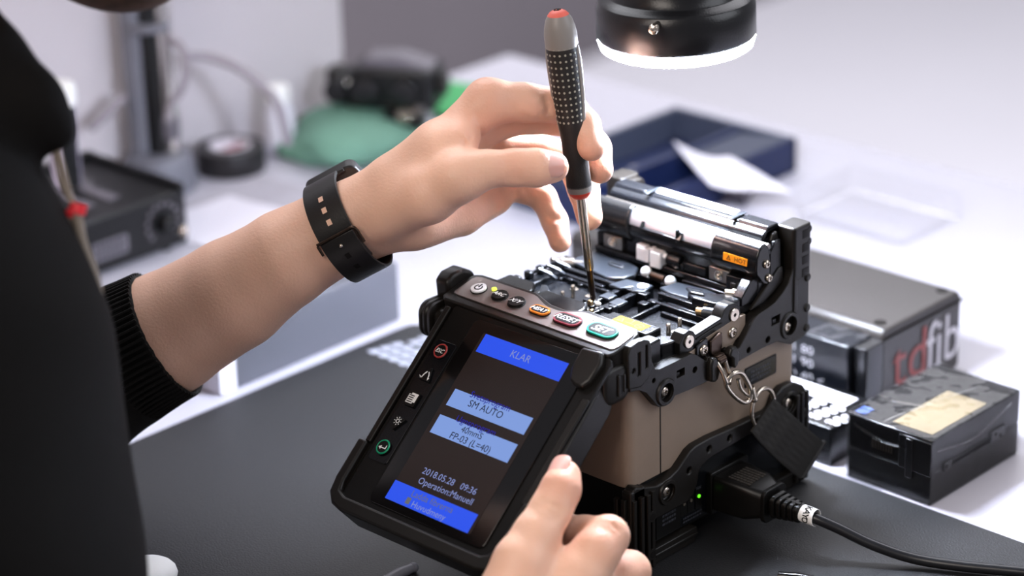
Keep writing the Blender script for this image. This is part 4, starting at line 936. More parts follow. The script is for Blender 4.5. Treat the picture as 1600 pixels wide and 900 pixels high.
t = empty('wrapped_battery', (32, 172, -3), 'black battery pack in crinkled clear film, nearest box on the right', 'battery')
b = MB('boxblack'); b.box(9, 55.5, 136.5, 209, -3, 12.6); b.box(9.6, 55, 137, 208.6, 12.4, 13.4); b.box(9, 55.5, 136.5, 209, 13.2, 30); bt = obj('shell', b, t, bevel=.7)
b = MB('boxblack'); b.box(38, 55.9, 135.4, 140, 12, 29); b.box(42, 46, 135, 138, 8, 28); obj('latch', b, t, bevel=.4); b = MB('boxblack'); b.box(55, 56.4, 146, 196, 12, 14.6); b.box(55, 56.6, 146, 152, 10.8, 15.6); b.box(55, 56.6, 184, 196, 11.5, 17.5); b.cyl((55, 148, 13.2), (56.8, 148, 13.2), 1.4, n=10, m='ink'); b.cyl((55, 188, 15), (56.8, 188, 15), 1.2, n=10, m='ink'); b.cyl((55, 192, 13), (56.8, 192, 13), 1.2, n=10, m='ink')
obj('latch', b, t, bevel=.4)
b = MB('boxgray')
for k in range(8): b.box(34 - k * 1.5 - .5, 34 - k * 1.5, 135.9, 136.6, 17, 21)
obj('contact_slots', b, bt)
b = MB('gold_sheen'); b.box(30, 52, 142, 186, 30, 30.2); obj('painted_sheen', b, bt, label='gold sheen of the film, painted as a flat patch')  # gold reflection painted as a thin patch on the battery top
b = MB('print_blue')
for k in range(3): b.text('0000', 13, 140.5 + k * 2.6, 30.25, 2, sx=1.1)
obj('lettering', b, bt)
film(t, 9, 55.5, 136.5, 209, -3, 30, .9)
b = MB('film')
for pts in ([(9, 160, 31.2), (20, 158, 31.6), (33, 163, 31.2)], [(28, 137, 31), (30, 150, 31.6), (40, 200, 31)], [(56.8, 140, 24), (57, 170, 20), (56.8, 200, 27)], [(12, 136, 26), (30, 135.4, 22), (54, 136, 24)]): b.tube(bez(pts, 4), .35, n=6)
obj('film_crease', b, t)
b = MB('clear'); b.box(-16, 30, 129, 137, -3, -1.6); q = obj('plastic_offcut', b, None, bevel=.3, loc=(0, 0, 0)); tag(q, 'thin clear plastic strip lying in front of the black boxes', 'plastic')
# ---------------------------------------------------------------- behind the splicer
t = empty('parts_tray', (-315, 380, -3), 'open dark navy parts tray standing behind the splicer', 'tray')
b = MB('navy'); b.box(-362, -266, 300, 452, -3, -1); ob = obj('tray_floor', b, t, bevel=.5)
for x0, x1, y0_, y1_, m in ((-364, -360, 298, 454, 'slate'), (-270, -266, 298, 454, 'navy'), (-362, -266, 450, 454, 'slate'), (-362, -266, 298, 301, 'navy')):
    b = MB(m); b.box(x0, x1, y0_, y1_, -3, 19); obj('tray_wall', b, t, bevel=.6)
b = MB('navy'); b.prism([(-312, 0), (-309, 0), (-309, 16), (-312, 16)][::-1] if 0 else [(-312, -1), (-308, -1), (-308, 17), (-312, 17)], 'y', 300, 451); obj('divider', b, t, bevel=.4)
b = MB('slate'); b.prism([(-308, 13), (-268, 18.5), (-268, 19.5), (-308, 14.5)], 'y', 392, 452); obj('flap', b, t, label='grey violet flap on the right of the tray')
def sheet(name, p00, p10, p11, p01, m, lab, lift=0, cat='paper', grp=None, curl=0):
    b = MB(m); n = 10; vs = []; fs = []
    for th in (0, .6):
        for i in range(n + 1):
            for j in range(n + 1):
                u, v = i / n, j / n; p = V(*p00) * (1 - u) * (1 - v) + V(*p10) * u * (1 - v) + V(*p11) * u * v + V(*p01) * (1 - u) * v
                vs.append(p + V(0, 0, th + lift + curl * (max(0, 1 - u - v * .6)) ** 2 + .4 * math.sin(u * 7 + v * 3)))
    N = (n + 1) ** 2
    for i in range(n):
        for j in range(n):
            q = i * (n + 1) + j; fs += [(q, q + 1, q + n + 2, q + n + 1), (N + q, N + q + n + 1, N + q + n + 2, N + q + 1)]
    ed = [i * (n + 1) for i in range(n + 1)]
    for i in range(n):
        for a, c in ((i * (n + 1), (i + 1) * (n + 1)), (i * (n + 1) + n, (i + 1) * (n + 1) + n), (i, i + 1), (n * (n + 1) + i, n * (n + 1) + i + 1)): fs.append((a, c, N + c, N + a))
    b.add(vs, fs); o = obj(name, b, None, smooth=60, loc=tuple(p00)); return tag(o, lab, cat, grp)
def G(x, y, z=-3): return tuple(PL(x, y, 'z', z))
sheet('paper_sheet', G(1052, 256, 21), G(1140, 246, 21), G(1236, 300, 20), G(1110, 296, 21), 'paper', 'white paper sheet with a curled corner in front of the navy tray', curl=14)
sheet('paper_sheet', G(985, 262, -1), G(1060, 262, -2.6), G(1100, 300, -2.6), G(1000, 330, -2.6), 'graypaper', 'grey violet sheet partly under the curled white paper')
b = MB('darkpaper'); b.prism([tuple(G(*q))[:2] for q in ((1085, 290), (1120, 283), (1178, 305), (1165, 326), (1130, 318))], 'z', -1.5, 4); q = obj('dark_pouch', b, None, bevel=1, loc=(-280, 390, 0)); tag(q, 'small dark flat pouch lying on the papers behind the splicer', 'pouch')
b = MB('clear'); o_ = PL(1370, 340, 'z', -3); x_, y_ = o_[0], o_[1]
b.box(x_ - 40, x_ + 40, y_ - 30, y_ + 30, -3, 14); q = obj('clear_box', b, None, bevel=3, seg=3, loc=(x_, y_, 0)); tag(q, 'faint clear plastic box standing on the empty right of the bench', 'plastic box')
# ---------------------------------------------------------------- left background
t = empty('white_box', (-320, 66, -3), 'low pale grey box beside the left edge of the mat under the arm', 'box')
b = MB('whitebox'); b.box(-352, -287, 3, 131, -3, 31); wbx = obj('body', b, t, bevel=1.6, seg=3)
b = MB('paper'); b.box(-354, -286.5, 2, 14, -3, 33.5); obj('end_cap', b, wbx, bevel=1)
t = empty('power_supply', (-500, 95, -3), 'black bench power supply with a round dial at the left', 'power supply')
b = MB('device'); b.box(-552, -462, 36, 128, 0, 33); ps = obj('housing', b, t, bevel=1.5, seg=3)
for x in (-545, -470):
    for y in (50, 116):
        r_ = MB('rubber'); r_.cyl((x, y, -3), (x, y, 1), 4, n=14); obj('foot', r_, t)
b = MB('device_gray'); b.box(-540, -500, 50, 60, 33, 34); b.box(-535, -480, 70, 76, 33, 34.4); b.box(-520, -480, 86, 94, 33, 34); obj('top_vent', b, ps, bevel=.3)
b = MB('device'); b.box(-552, -546, 36, 128, 33, 37); b.box(-552, -462, 124, 128, 33, 36.5); obj('rim', b, ps, bevel=.5)
b = MB('device_gray')
for k in range(11):
    a = math.radians(-130 + k * 26 + 90); b.sphere((-461.8, 110 + 11.5 * math.cos(a), 17 + 11.5 * math.sin(a)), 1.5, n=8)
obj('dial_marks', b, ps, label='ring of grey marks around the dial')
b = MB('gloss'); b.lathe([(5.5, 0), (5.2, 6), (4.2, 8), (.01, 8)], (-462, 110, 17), (1, 0, 0), n=26); kb = obj('dial', b, ps, label='black dial knob')
b = MB('steel'); b.sphere((-455, 119, 11), 3, n=14); obj('terminal', b, ps)
b = MB('device_gray'); b.prism(rr(71, 13, 13, 5.6, 1.5), 'x', -462.2, -461.6);
for j in range(2):
    for k in range(7): b.box(-461.6, -461.3, 60 + k * 3.2, 62 + k * 3.2, 14.4 - j * 5, 17 - j * 5, m='device')
obj('name_plate', b, ps, label='grey name plate, too blurred to read')
b = PL(106, 290, 'z', 34); bx_, by_ = b[0], b[1]
t = empty('glue_bottle', (bx_, by_, 34), 'white capped tube with lavender and black label on the power supply', 'bottle')
b = MB('label_lav'); b.lathe([(8.4, 0), (8.4, 50)], (bx_, by_, 35), (0, 0, 1), n=28); bb = obj('barrel', b, t, bevel=.4)
b = MB('device'); b.prism([(bx_ + 8.7 * math.cos(a), by_ + 8.7 * math.sin(a)) for a in np.linspace(-.9, .5, 8)] + [(bx_ + 8 * math.cos(a), by_ + 8 * math.sin(a)) for a in np.linspace(.5, -.9, 8)], 'z', 35, 84); obj('black_stripe', b, bb)
b = MB('white'); b.lathe([(9.8, 0), (10, 9), (9, 12.5), (.01, 13)], (bx_, by_, 84), (0, 0, 1), n=28); obj('cap', b, t, bevel=.5)
b = MB('clear'); b.lathe([(15, 0), (15, 3), (9, 5), (8, 5)], (bx_, by_, 34.2), (0, 0, 1), n=28); obj('stand_ring', b, t, label='translucent stand ring')
# drying column
cx, cy = -553, 181
t = empty('chrome_column', (cx, cy, -3), 'tall chrome and black column rising from a round grey base at the left', 'stand')
b = MB('cup'); b.lathe([(23, 0), (22, 14), (20.5, 22), (19, 24), (.01, 24)], (cx, cy, -3), (0, 0, 1), n=44); obj('base', b, t, bevel=1, label='round grey base')
b = MB('dsteel'); b.cyl((cx - 8, cy - 6, 20), (cx - 8, cy - 6, 190), 7.2, n=28, m='cup'); cl_ = obj('grey_tube', b, t)
b = MB('device'); b.cyl((cx - 1, cy + 1, 20), (cx - 1, cy + 1, 190), 7.0, n=24); obj('black_tube', b, t)
b = MB('chrome'); b.cyl((cx + 7, cy + 6, 16), (cx + 7, cy + 6, 190), 4.6, n=24); b.cyl((cx + 7, cy + 6, 30), (cx + 7, cy + 6, 44), 5.6, n=24, m='device_gray'); obj('chrome_rod', b, t)
b = MB('clear'); b.lathe([(15, 18), (16, 190)], (cx, cy, 0), (0, 0, 1), n=32, closed=False); obj('clear_sleeve', b, t)
b = MB('cup'); b.lathe([(13, 100), (14, 101), (14, 104), (13, 105)], (cx, cy, 0), (0, 0, 1), n=30); obj('clamp_band', b, t, bevel=.3)
def hose(name, pts, r, m, lab, cat='hose'):
    b = MB(m); b.tube(bez(pts, 8), r, n=12); q = obj(name, b, None, loc=tuple(pts[0])); return tag(q, lab, cat)
dc = float((V(cx, cy, 80) - CP) @ CF)
hose('air_hose', [P(262, 62, dc - 10), P(282, 72, dc - 16), P(292, 105, dc - 16), P(284, 140, dc - 12), P(268, 160, dc - 8), P(262, 190, dc - 6)], 2.4, 'hose', 'grey hose looped against the chrome column')
hose('air_hose', [P(290, 88, dc - 5), P(330, 90, dc), P(375, 108, dc), P(410, 135, dc + 2), P(435, 165, dc + 4), P(450, 225, dc + 20)], 2.8, 'hose', 'long grey hose arching from the column to the white bottle')
hose('grey_rod', [P(192, 150, dc - 4), P(168, 176, dc - 8), P(142, 200, dc - 14)], 3.2, 'hose', 'thin grey rod slanting left of the chrome column', 'rod')
tc_ = PL(362, 264, 'z', -3)
t = empty('tape_roll', tc_, 'roll of black tape with a white and dark red core, lying on the bench', 'tape roll')
b = MB('tapeblk'); b.lathe([(12.5, 0), (21.5, 0), (22, 1), (22, 15), (21.5, 16), (12.5, 16)], tc_, (0, 0, 1), n=48, closed=False); obj('tape', b, t, bevel=.4)
b = MB('tapewhite'); b.lathe([(11.6, 0), (13.2, 0), (13.2, 16.4), (11.6, 16.4), (11.6, 0)], tc_, (0, 0, 1), n=40, closed=False); b.lathe([(12.4, 13), (.01, 13)], tc_, (0, 0, 1), n=40, closed=False); b.box(tc_[0] - 3, tc_[0] + 3, tc_[1] - 10, tc_[1] + 10, 10.2, 10.8, m='tapered'); obj('core', b, t, label='white core with a dark red band')
b_ = PL(440, 236, 'z', -3)
t = empty('spray_bottle', b_, 'slim white bottle standing left of the green cloth', 'bottle')
b = MB('bottlew'); b.lathe([(9, 0), (9.4, 2), (9.4, 26), (6.6, 33), (6.2, 35)], b_, (0, 0, 1), n=28); obj('body', b, t, bevel=.4)
b = MB('white'); b.lathe([(7.4, 34), (7.4, 43), (6.6, 44.5), (.01, 44.5)], b_, (0, 0, 1), n=28); obj('cap', b, t, bevel=.4)
# green cloth pile with instruments
def cloth(name, c, r, z, m, lab, seed):
    f = Field(V(*c) - V(r[0] + 12, r[1] + 12, 8), V(*c) + V(r[0] + 12, r[1] + 12, z + 10), 2.6); rnd = random.Random(seed)
    f.D[:] = 50
    for k in range(9):
        a = rnd.uniform(0, 6.28); d = rnd.uniform(.1, .55); f.ell((c[0] + r[0] * d * math.cos(a), c[1] + r[1] * d * math.sin(a), c[2] + z * rnd.uniform(.1, .5)), (r[0] * rnd.uniform(.4, .6), r[1] * rnd.uniform(.35, .5), z * rnd.uniform(.3, .55)), k=4)
    f.halfspace(V(c[0], c[1], c[2]), V(0, 0, -1))
    return net(name, [f.mesh()], m, None, sub=1)
q = cloth('green_cloth', (-515, 312, -3), (58, 80), 28, 'gcloth', '', 4); tag(q, 'crumpled dull green cloth pile behind the wrist', 'cloth')
q = cloth('green_foam', (-500, 415, -3), (58, 52), 14, 'gfoam', '', 9); tag(q, 'bright green soft pad behind the cloth pile', 'pad')
pd = PL(608, 158, 'z', 22)
R_ = (nrm(V(.86, .5, 0)), nrm(V(-.5, .86, 0)), V(0, 0, 1)); O_ = V(pd[0], pd[1], 22)
t = empty('inspection_device', O_, 'black binocular-like instrument standing on the green cloth', 'instrument')
b = MB('device', R_, O_); b.box(-22, 34, -16, 16, 2, 26); b.box(-36, -18, -12, 12, 0, 20); b.prism(rr(4, 0, 30, 14, 5), 'z', -2, 4); dv = obj('body', b, t, bevel=3, seg=3)
b = MB('device_gray', R_, O_); b.prism([(-18, 25), (-12, 32), (10, 33), (30, 27), (34, 24)], 'y', -10, 12); obj('grey_top', b, dv, bevel=1.5)
b = MB('gloss', R_, O_); b.cyl((-30, -12, 11), (-30, -20, 11), 8, n=24); b.cyl((-10, -14, 12), (-10, -23, 12), 9, n=24); b.cyl((16, -14, 12), (16, -22, 12), 9, n=24); obj('lens_barrel', b, dv, bevel=.8)
b = MB('chrome', R_, O_); b.sphere((-21, -20, 18), 1.7, n=12); obj('shiny_knob', b, dv, label='tiny bright chrome knob')
b = MB('rubber', R_, O_); b.box(-40, -30, -8, 8, 6, 22); obj('handle', b, dv, bevel=2); b = MB('rubber', R_, O_); b.cyl((34, 0, 14), (40, 0, 14), 8, n=20); obj('handle', b, dv, bevel=2)
pd = PL(632, 192, 'z', 14) + V(0, 0, 2)
t = empty('cleaver', pd, 'small black tool with a silver disc lying on the green cloth', 'tool')
b = MB('device', R_, pd); b.box(-14, 14, -7, 7, -3, 3.5); obj('body', b, t, bevel=1.2); b = MB('steel', R_, pd); b.cyl((2, -4, 3), (2, -6, 7), 5.4, n=24); b.cyl((8, 4, 3), (8, 5, 9), 5, n=20, m='dsteel'); obj('disc', b, t, bevel=.4, label='silver disc')
for k, (x, y, s_, z, m, lab) in enumerate(((395, 320, 34, 0, 'graypaper', 'grey printed sheet on the bench left of the wrist'), (345, 350, 30, 0, 'paper', 'pale sheet nearest the power supply'))):
    c = PL(x, y, 'z', -3); sheet('paper_sheet', c + V(-s_, -s_ * 1.3, .2 + k), c + V(s_, -s_ * 1.1, .2 + k), c + V(s_, s_ * 1.3, .2 + k), c + V(-s_, s_ * 1.1, .2 + k), m, lab)
# things in the foreground
c = PL(222, 903, 'z', 9); b = MB('white'); b.sphere((c[0], c[1], 8.5), (13, 17, 8.5), n=24); q = obj('white_cup', b, None, loc=tuple(c)); tag(q, 'blurred rounded white object at the lower left corner beside the jacket', 'cup')
c = PL(646, 890, 'z', 1.4); b = MB('cup'); b.tube([(c[0], c[1], 2.5), (c[0] - .5, c[1] - 8, 2.6), (c[0] + 1, c[1] - 30, 2.6), (c[0] + 3, c[1] - 48, 2.4)], [2, 2.6, 2.6, 2.2], n=14); b.sphere((c[0], c[1], 2.4), 2.4); q = obj('plastic_stylus', b, None, loc=(c[0], c[1], 0)); tag(q, 'grey rounded stylus tip on the mat below the screen', 'stylus')
c = PL(1246, 905, 'z', 2); b = MB('gloss'); b.tube([(c[0] - 8, c[1] - 3, 2), (c[0], c[1], 2.4), (c[0] + 14, c[1] + 6, 2.2)], [2, 2.6, 2], n=12); q = obj('black_clip', b, None, loc=(c[0], c[1], 0)); tag(q, 'small glossy black clip on the mat below the power cord', 'clip')
# ---------------------------------------------------------------- the person
U3 = 1000
def J(x, y, d, r): return (P(x, y, d * U3), r)
pe = empty('person', P(-290, 1000, 935), 'person in black jacket holding a screwdriver in one hand, display in the other', 'person')
# left hand (holds the driver) and forearm
wr = (560, 345, 1.112)
pts_lo = [P(150, 380, 1070), P(960, 380, 1070), P(150, 100, 1190), P(960, 660, 1190), P(560, 60, 1150), P(150, 700, 1090), P(960, 100, 1060), P(150, 100, 1060)]
lo = np.min(pts_lo, 0); hi = np.max(pts_lo, 0)
hl = Field(lo, hi, 1.35)
# forearm: two overlapping bones give the flat oval wrist
hl.chain([J(80, 625, 1.165, 30), J(258, 522, 1.147, 27.5), J(365, 459, 1.135, 24.6), J(450, 402, 1.124, 21), J(520, 362, 1.118, 17.5), J(575, 335, 1.113, 15)], k=3)
hl.chain([J(480, 370, 1.121, 15), J(548, 328, 1.113, 12.5), J(615, 284, 1.107, 11.5), J(680, 236, 1.104, 11)], k=5)     # radial side
hl.chain([J(510, 392, 1.124, 13), J(590, 354, 1.122, 12.5), J(650, 332, 1.124, 12)], k=5)       # ulnar side
# palm
IM, MM, RM, PM = J(762, 158, 1.105, 9.6), J(775, 186, 1.121, 9.2), J(778, 228, 1.137, 8.6), J(775, 276, 1.149, 7.8)
hl.chain([J(620, 292, 1.107, 11), J(690, 230, 1.104, 10), IM], k=6, kin=5)
hl.chain([J(620, 295, 1.115, 12), J(700, 234, 1.117, 10), MM], k=6, kin=5)
hl.chain([J(620, 320, 1.125, 12), J(700, 268, 1.131, 10), RM], k=6, kin=5)
hl.chain([J(620, 345, 1.127, 11), J(700, 312, 1.142, 10), PM], k=6, kin=5)
hl.chain([J(615, 328, 1.105, 12), J(668, 302, 1.093, 12.4), J(722, 277, 1.085, 10)], k=7, kin=5)      # ball of the thumb
hl.chain([J(650, 350, 1.118, 11.5), J(720, 334, 1.138, 9.5), J(775, 310, 1.15, 7.5)], k=7)      # heel of the hand
hl.chain([J(690, 235, 1.096, 10), J(716, 225, 1.094, 8)], k=9)       # web
# fingers
hl.chain([IM, J(820, 160, 1.109, 8.2), J(886, 166, 1.117, 7.8)], k=4); 
hl.chain([J(886, 166, 1.117, 7.8), J(913, 196, 1.114, 6.9), J(924, 231, 1.109, 6.1)], k=2)
hl.chain([MM, J(830, 180, 1.124, 7.8), J(900, 190, 1.133, 7.5)], k=2.5)
hl.chain([J(900, 190, 1.133, 7.5), J(930, 232, 1.130, 6.9), J(937, 266, 1.126, 6.2)], k=1.5)
hl.chain([RM, J(840, 236, 1.143, 7.4), J(890, 246, 1.147, 7.2)], k=2)
hl.chain([J(890, 246, 1.147, 7.2), J(912, 296, 1.143, 6.8), J(921, 340, 1.137, 6.0)], k=1.5)
hl.chain([PM, J(815, 292, 1.154, 6.8), J(848, 308, 1.156, 6.3)], k=3)
hl.chain([J(848, 308, 1.156, 6.3), J(867, 346, 1.154, 5.7), J(875, 378, 1.149, 5.1)], k=1.5)
# thumb
hl.chain([J(715, 276, 1.084, 10.4), J(760, 264, 1.083, 8.0), J(806, 262, 1.085, 7.9), J(838, 262, 1.0865, 8.1), J(864, 261, 1.0905, 6.9)], k=5, kin=2.5)
hl.halfspace(P(215, 548, 1151), nrm(P(80, 625, 1165) - P(258, 522, 1147)))
# skin folds: shallow grooves that follow the surface
def onskin(f, x, y, d0=1040, d1=1180):
    for d in np.arange(d0, d1, .4):
        p = P(x, y, d); k = tuple(np.clip(np.round((p - f.lo) / f.h).astype(int), 0, np.array(f.n) - 1))
        if f.D[k] < .3: return p
    return None
def fold(f, pts, r=.75, off=.25, **k):
    q = [onskin(f, x, y, **k) for x, y in pts]; q = [(p - CF * off, r) for p in q if p is not None]
    if len(q) > 1: f.chain(q, k=.8, kin=.3, carve=True)
FL = [[(803, 238), (799, 252), (800, 268), (804, 284)], [(812, 237), (809, 252), (810, 268), (813, 283)], [(794, 240), (791, 256), (792, 270), (795, 282)],
      [(744, 178), (751, 200), (757, 226)], [(728, 200), (738, 216), (746, 232)], [(716, 210), (728, 224), (736, 234)], [(791, 156), (800, 170), (812, 181), (826, 186)],
      [(853, 150), (855, 164), (857, 178)], [(783, 300), (787, 312), (794, 324)], [(820, 296), (825, 306), (832, 316)], [(858, 340), (866, 343), (876, 341)]]
for q in FL: fold(hl, q, r=1.15, off=.25)
partL = hl.mesh()
# right hand (grips the display)
pr = [P(690, 650, 980), P(1120, 650, 980), P(690, 1150, 980), P(1120, 1150, 1110), P(690, 650, 1110), P(1120, 1150, 980)]
hr_ = Field(np.min(pr, 0), np.max(pr, 0), 1.35)
hr_.chain([J(780, 985, 1.022, 17), J(815, 880, 1.026, 11.5), J(838, 836, 1.030, 9.4), J(861, 796, 1.034, 8.4), J(876, 765, 1.037, 8.0), J(882, 744, 1.041, 6.9)], k=5, kin=3)
RI, RM2, RR2, RP2 = J(905, 905, 1.030, 10.5), J(925, 935, 1.045, 10), J(940, 970, 1.052, 9), J(915, 1000, 1.045, 8.4)
for q, a in ((RI, J(820, 985, 1.028, 14)), (RM2, J(830, 1000, 1.036, 14)), (RR2, J(835, 1000, 1.035, 13)), (RP2, J(820, 1010, 1.03, 12))): hr_.chain([a, q], k=9, kin=5)
hr_.chain([J(795, 1035, 1.0, 17.5), J(770, 1100, .975, 18)], k=9)
hr_.chain([RI, J(932, 862, 1.033, 9.6), J(950, 838, 1.037, 8.8)], k=5); hr_.chain([J(950, 838, 1.037, 8.8), J(915, 836, 1.054, 7.8), J(878, 828, 1.068, 7.2), J(850, 815, 1.078, 6.4)], k=1.5)
hr_.chain([RM2, J(968, 900, 1.05, 9.2), J(984, 893, 1.055, 8.8)], k=5); hr_.chain([J(984, 893, 1.055, 8.8), J(950, 880, 1.07, 7.8), J(900, 865, 1.084, 7.2), J(870, 850, 1.092, 6.4)], k=1.5)
hr_.chain([RR2, J(985, 950, 1.066, 8.8), J(998, 944, 1.07, 8.3)], k=5); hr_.chain([J(998, 944, 1.07, 8.3), J(960, 925, 1.08, 7.2), J(900, 905, 1.09, 6.4)], k=1.5)
hr_.chain([RP2, J(975, 975, 1.058, 7.4)], k=5); hr_.chain([J(975, 975, 1.058, 7.2), J(945, 960, 1.072, 6.4), J(905, 945, 1.078, 5.8)], k=1.5)
for q in ([(842, 790), (858, 800), (874, 806)], [(838, 800), (852, 809), (868, 814)], [(846, 781), (862, 790), (880, 796)], [(935, 822), (950, 826), (962, 836)], [(938, 812), (955, 817), (968, 830)]): fold(hr_, q, r=1.1, off=.2, d0=980, d1=1100)
partR = hr_.mesh()
# right forearm down to the sleeve
pf = [P(800, 1060, 1030), P(500, 1550, 850)]
fr_ = Field(np.min(pf, 0) - 40, np.max(pf, 0) + 40, 3.5)
fr_.chain([J(796, 1045, .995, 18), J(720, 1200, .93, 23), J(560, 1450, .87, 29)], k=3)
partF = fr_.mesh()
# head and neck
chin = P(196, -24, 1000); hf = nrm(V(.05, .80, -.60)); hs_ = nrm(np.cross(hf, V(0, 0, 1))); hu = np.cross(hs_, hf)
def H(f_, s_, u_): return chin + hf * f_ + hs_ * s_ + hu * u_
hd = Field(H(-60, 0, 110) - 165, H(-60, 0, 110) + 165, 3.2); AX = (hf, hs_, hu)
hd.ell(H(-62, 0, 118), (80, 64, 74), k=8, ax=AX); hd.ell(H(-42, 0, 70), (50, 54, 62), k=14, ax=AX); hd.ell(H(-22, 0, 22), (30, 30, 24), k=14, ax=AX)
hd.chain([(H(8, 0, 98), 5), (H(24, 0, 70), 9)], k=6); hd.ell(H(14, 0, 44), (10, 20, 6), k=5, ax=AX); hd.ell(H(14, 0, 35), (9, 17, 6), k=5, ax=AX)
for s_ in (-1, 1): hd.ell(H(4, s_ * 28, 100), (10, 14, 9), k=4, ax=AX, carve=True); hd.ell(H(-3, s_ * 28, 99), (12, 12, 12), k=2, ax=AX); hd.ell(H(-68, s_ * 64, 86), (16, 6, 26), k=3, ax=AX)
hd.chain([(H(-84, 0, 60), 44), (H(-110, 0, -30), 46), (P(-260, 120, 985), 60)], k=14)
partH = hd.mesh()
tn_ = [(P(880, 372 - 5, 1150), 0, 0)]
tints = [(P(866, 262, 1088), 13, .55), (P(937, 272, 1124), 12, .6), (P(922, 346, 1137), 11, .6), (P(926, 240, 1108), 12, .6), (P(876, 384, 1149), 10, .6), (P(882, 740, 1036), 16, .6), (P(948, 832, 1030), 16, .35), (P(765, 140, 1100), 22, .3), (P(975, 890, 1050), 15, .5), (P(745, 210, 1100), 20, .4), (P(806, 262, 1080), 12, .35), (P(870, 170, 1110), 30, .25)]
body_ = net('body', [partL, partR, partF, partH], 'skin', pe, sub=1, tints=tints)
# nails
def nail(c, along, out, L_, Wd, R_c, m='nail'):
    along = nrm(along); out = nrm(out - along * (out @ along)); side = np.cross(along, out); b = MB(m); n = 12; vs = []; fs = []
    for th in (0, .35):
        for i in range(n + 1):
            for j in range(n + 1):
                u = -1 + 2 * i / n; v = -1 + 2 * j / n; e = (abs(u) ** 4 + abs(v) ** 4) ** .25 + 1e-9; s_ = max(abs(u), abs(v)) / e if e else 1
                uu, vv = u * s_, v * s_; a = vv * Wd / R_c; dl = .10 * L_ * uu * uu
                vs.append(c + along * uu * L_ + side * math.sin(a) * R_c + out * (math.cos(a) * R_c - R_c + th - dl * .6))
    N = (n + 1) ** 2
    for i in range(n):
        for j in range(n):
            q = i * (n + 1) + j; fs += [(q, q + 1, q + n + 2, q + n + 1), (N + q, N + q + n + 1, N + q + n + 2, N + q + 1)]
    for i in range(n):
        for a, c_ in ((i * (n + 1), (i + 1) * (n + 1)), (i * (n + 1) + n, (i + 1) * (n + 1) + n), (i, i + 1), (n * (n + 1) + i, n * (n + 1) + i + 1)): fs.append((a, c_, N + c_, N + a))
    b.add(vs, fs); return obj('nail', b, pe, smooth=70)
def nail_on(a, b_, out, t, L_, Wd, lift=.15):
    (c0, r0), (c1, r1) = a, b_; out = nrm(out - nrm(c1 - c0) * (out @ nrm(c1 - c0))); s0, s1 = c0 + out * r0, c1 + out * r1
    al = nrm(s1 - s0); nail(s0 + (s1 - s0) * t + out * lift, al, out, L_, Wd, r1 + .4)
nail_on(J(838, 262, 1.0865, 8.1), J(864, 261, 1.0905, 6.9), -CF, .62, 4.9, 5.3, .35)
nail_on(J(876, 765, 1.037, 8.0), J(882, 744, 1.041, 6.9), -CF * .8 - CR * .5, 1.15, 5.4, 5.2, .1)
# hair and beard
bf = Field(H(-60, 0, 110) - 130, H(-60, 0, 110) + 130, 3.2)
bf.ell(H(-66, 0, 126), (84, 69, 76), k=6, ax=AX); bf.ell(H(60, 0, 60), (75, 90, 62), k=6, ax=AX, carve=True); bf.ell(H(-60, 0, 20), (120, 120, 60), k=6, ax=AX, carve=True)
pH = bf.mesh(); net('hair', [pH], 'hair', pe, sub=0)
bf = Field(H(-40, 0, 20) - 90, H(-40, 0, 20) + 90, 3.0)
bf.ell(H(-44, 0, 52), (56, 60, 62), k=6, ax=AX); bf.ell(H(-20, 0, 14), (38, 38, 30), k=12, ax=AX); bf.ell(H(-10, 0, 92), (70, 70, 44), k=4, ax=AX, carve=True); bf.ell(H(20, 0, 42), (12, 15, 6), k=3, ax=AX, carve=True); bf.ell(H(-96, 0, -10), (46, 70, 50), k=4, ax=AX, carve=True)
net('beard', [bf.mesh()], 'beard', pe, sub=0)
# jacket
jl = np.min([P(-330, 1300, 930), P(-330, 330, 950)], 0) - 190; jh = np.max([P(-330, 330, 950), P(260, 560, 1150), P(-300, 900, 933) + 125], 0) + np.array([60, 60, 60])
jk = Field(jl, jh, 4.0)
jk.chain([(P(-330, 1400, 930), 118), (P(-300, 900, 933), 118), (P(-295, 600, 940), 107), (P(-350, 330, 950), 96)], k=10, kin=20)
jk.chain([(P(-360, 160, 960), 80), (P(-130, 30, 965), 30)], k=20)                      # shoulder and collar
jk.chain([(P(-150, 50, 950), 36), (P(-60, 120, 945), 27), (P(38, 172, 940), 17), (P(88, 207, 940), 8)], k=8)
jk.chain([(P(-330, 330, 950), 80), (P(-130, 360, 960), 40), (P(0, 420, 965), 16)], k=12)
jk.chain([(P(-330, 150, 1020), 62), (P(-250, 560, 1120), 50), (P(-60, 665, 1160), 33)], k=12)       # left upper arm
partJ = jk.mesh()
sl_ = Field(np.min([P(-60, 560, 1140), P(300, 400, 1140), P(300, 700, 1100)], 0) - 50, np.max([P(-60, 760, 1200), P(300, 400, 1200), P(300, 520, 1150)], 0) + 45, 1.8)
cc, ce = P(268, 517, 1146), P(-60, 690, 1168)
sl_.chain([(ce, 33), (P(60, 638, 1163), 34), (P(130, 596, 1160), 34), (P(180, 568, 1155), 31.5), (cc + (cc - ce) * .1, 29.8)], k=3)
an_ = nrm(cc - ce)
sl_.halfspace(cc - an_ * 2, an_); sl_.chain([(P(150, 585, 1158), 27.5), (cc + an_ * 20, 28.0)], k=.6, carve=True)
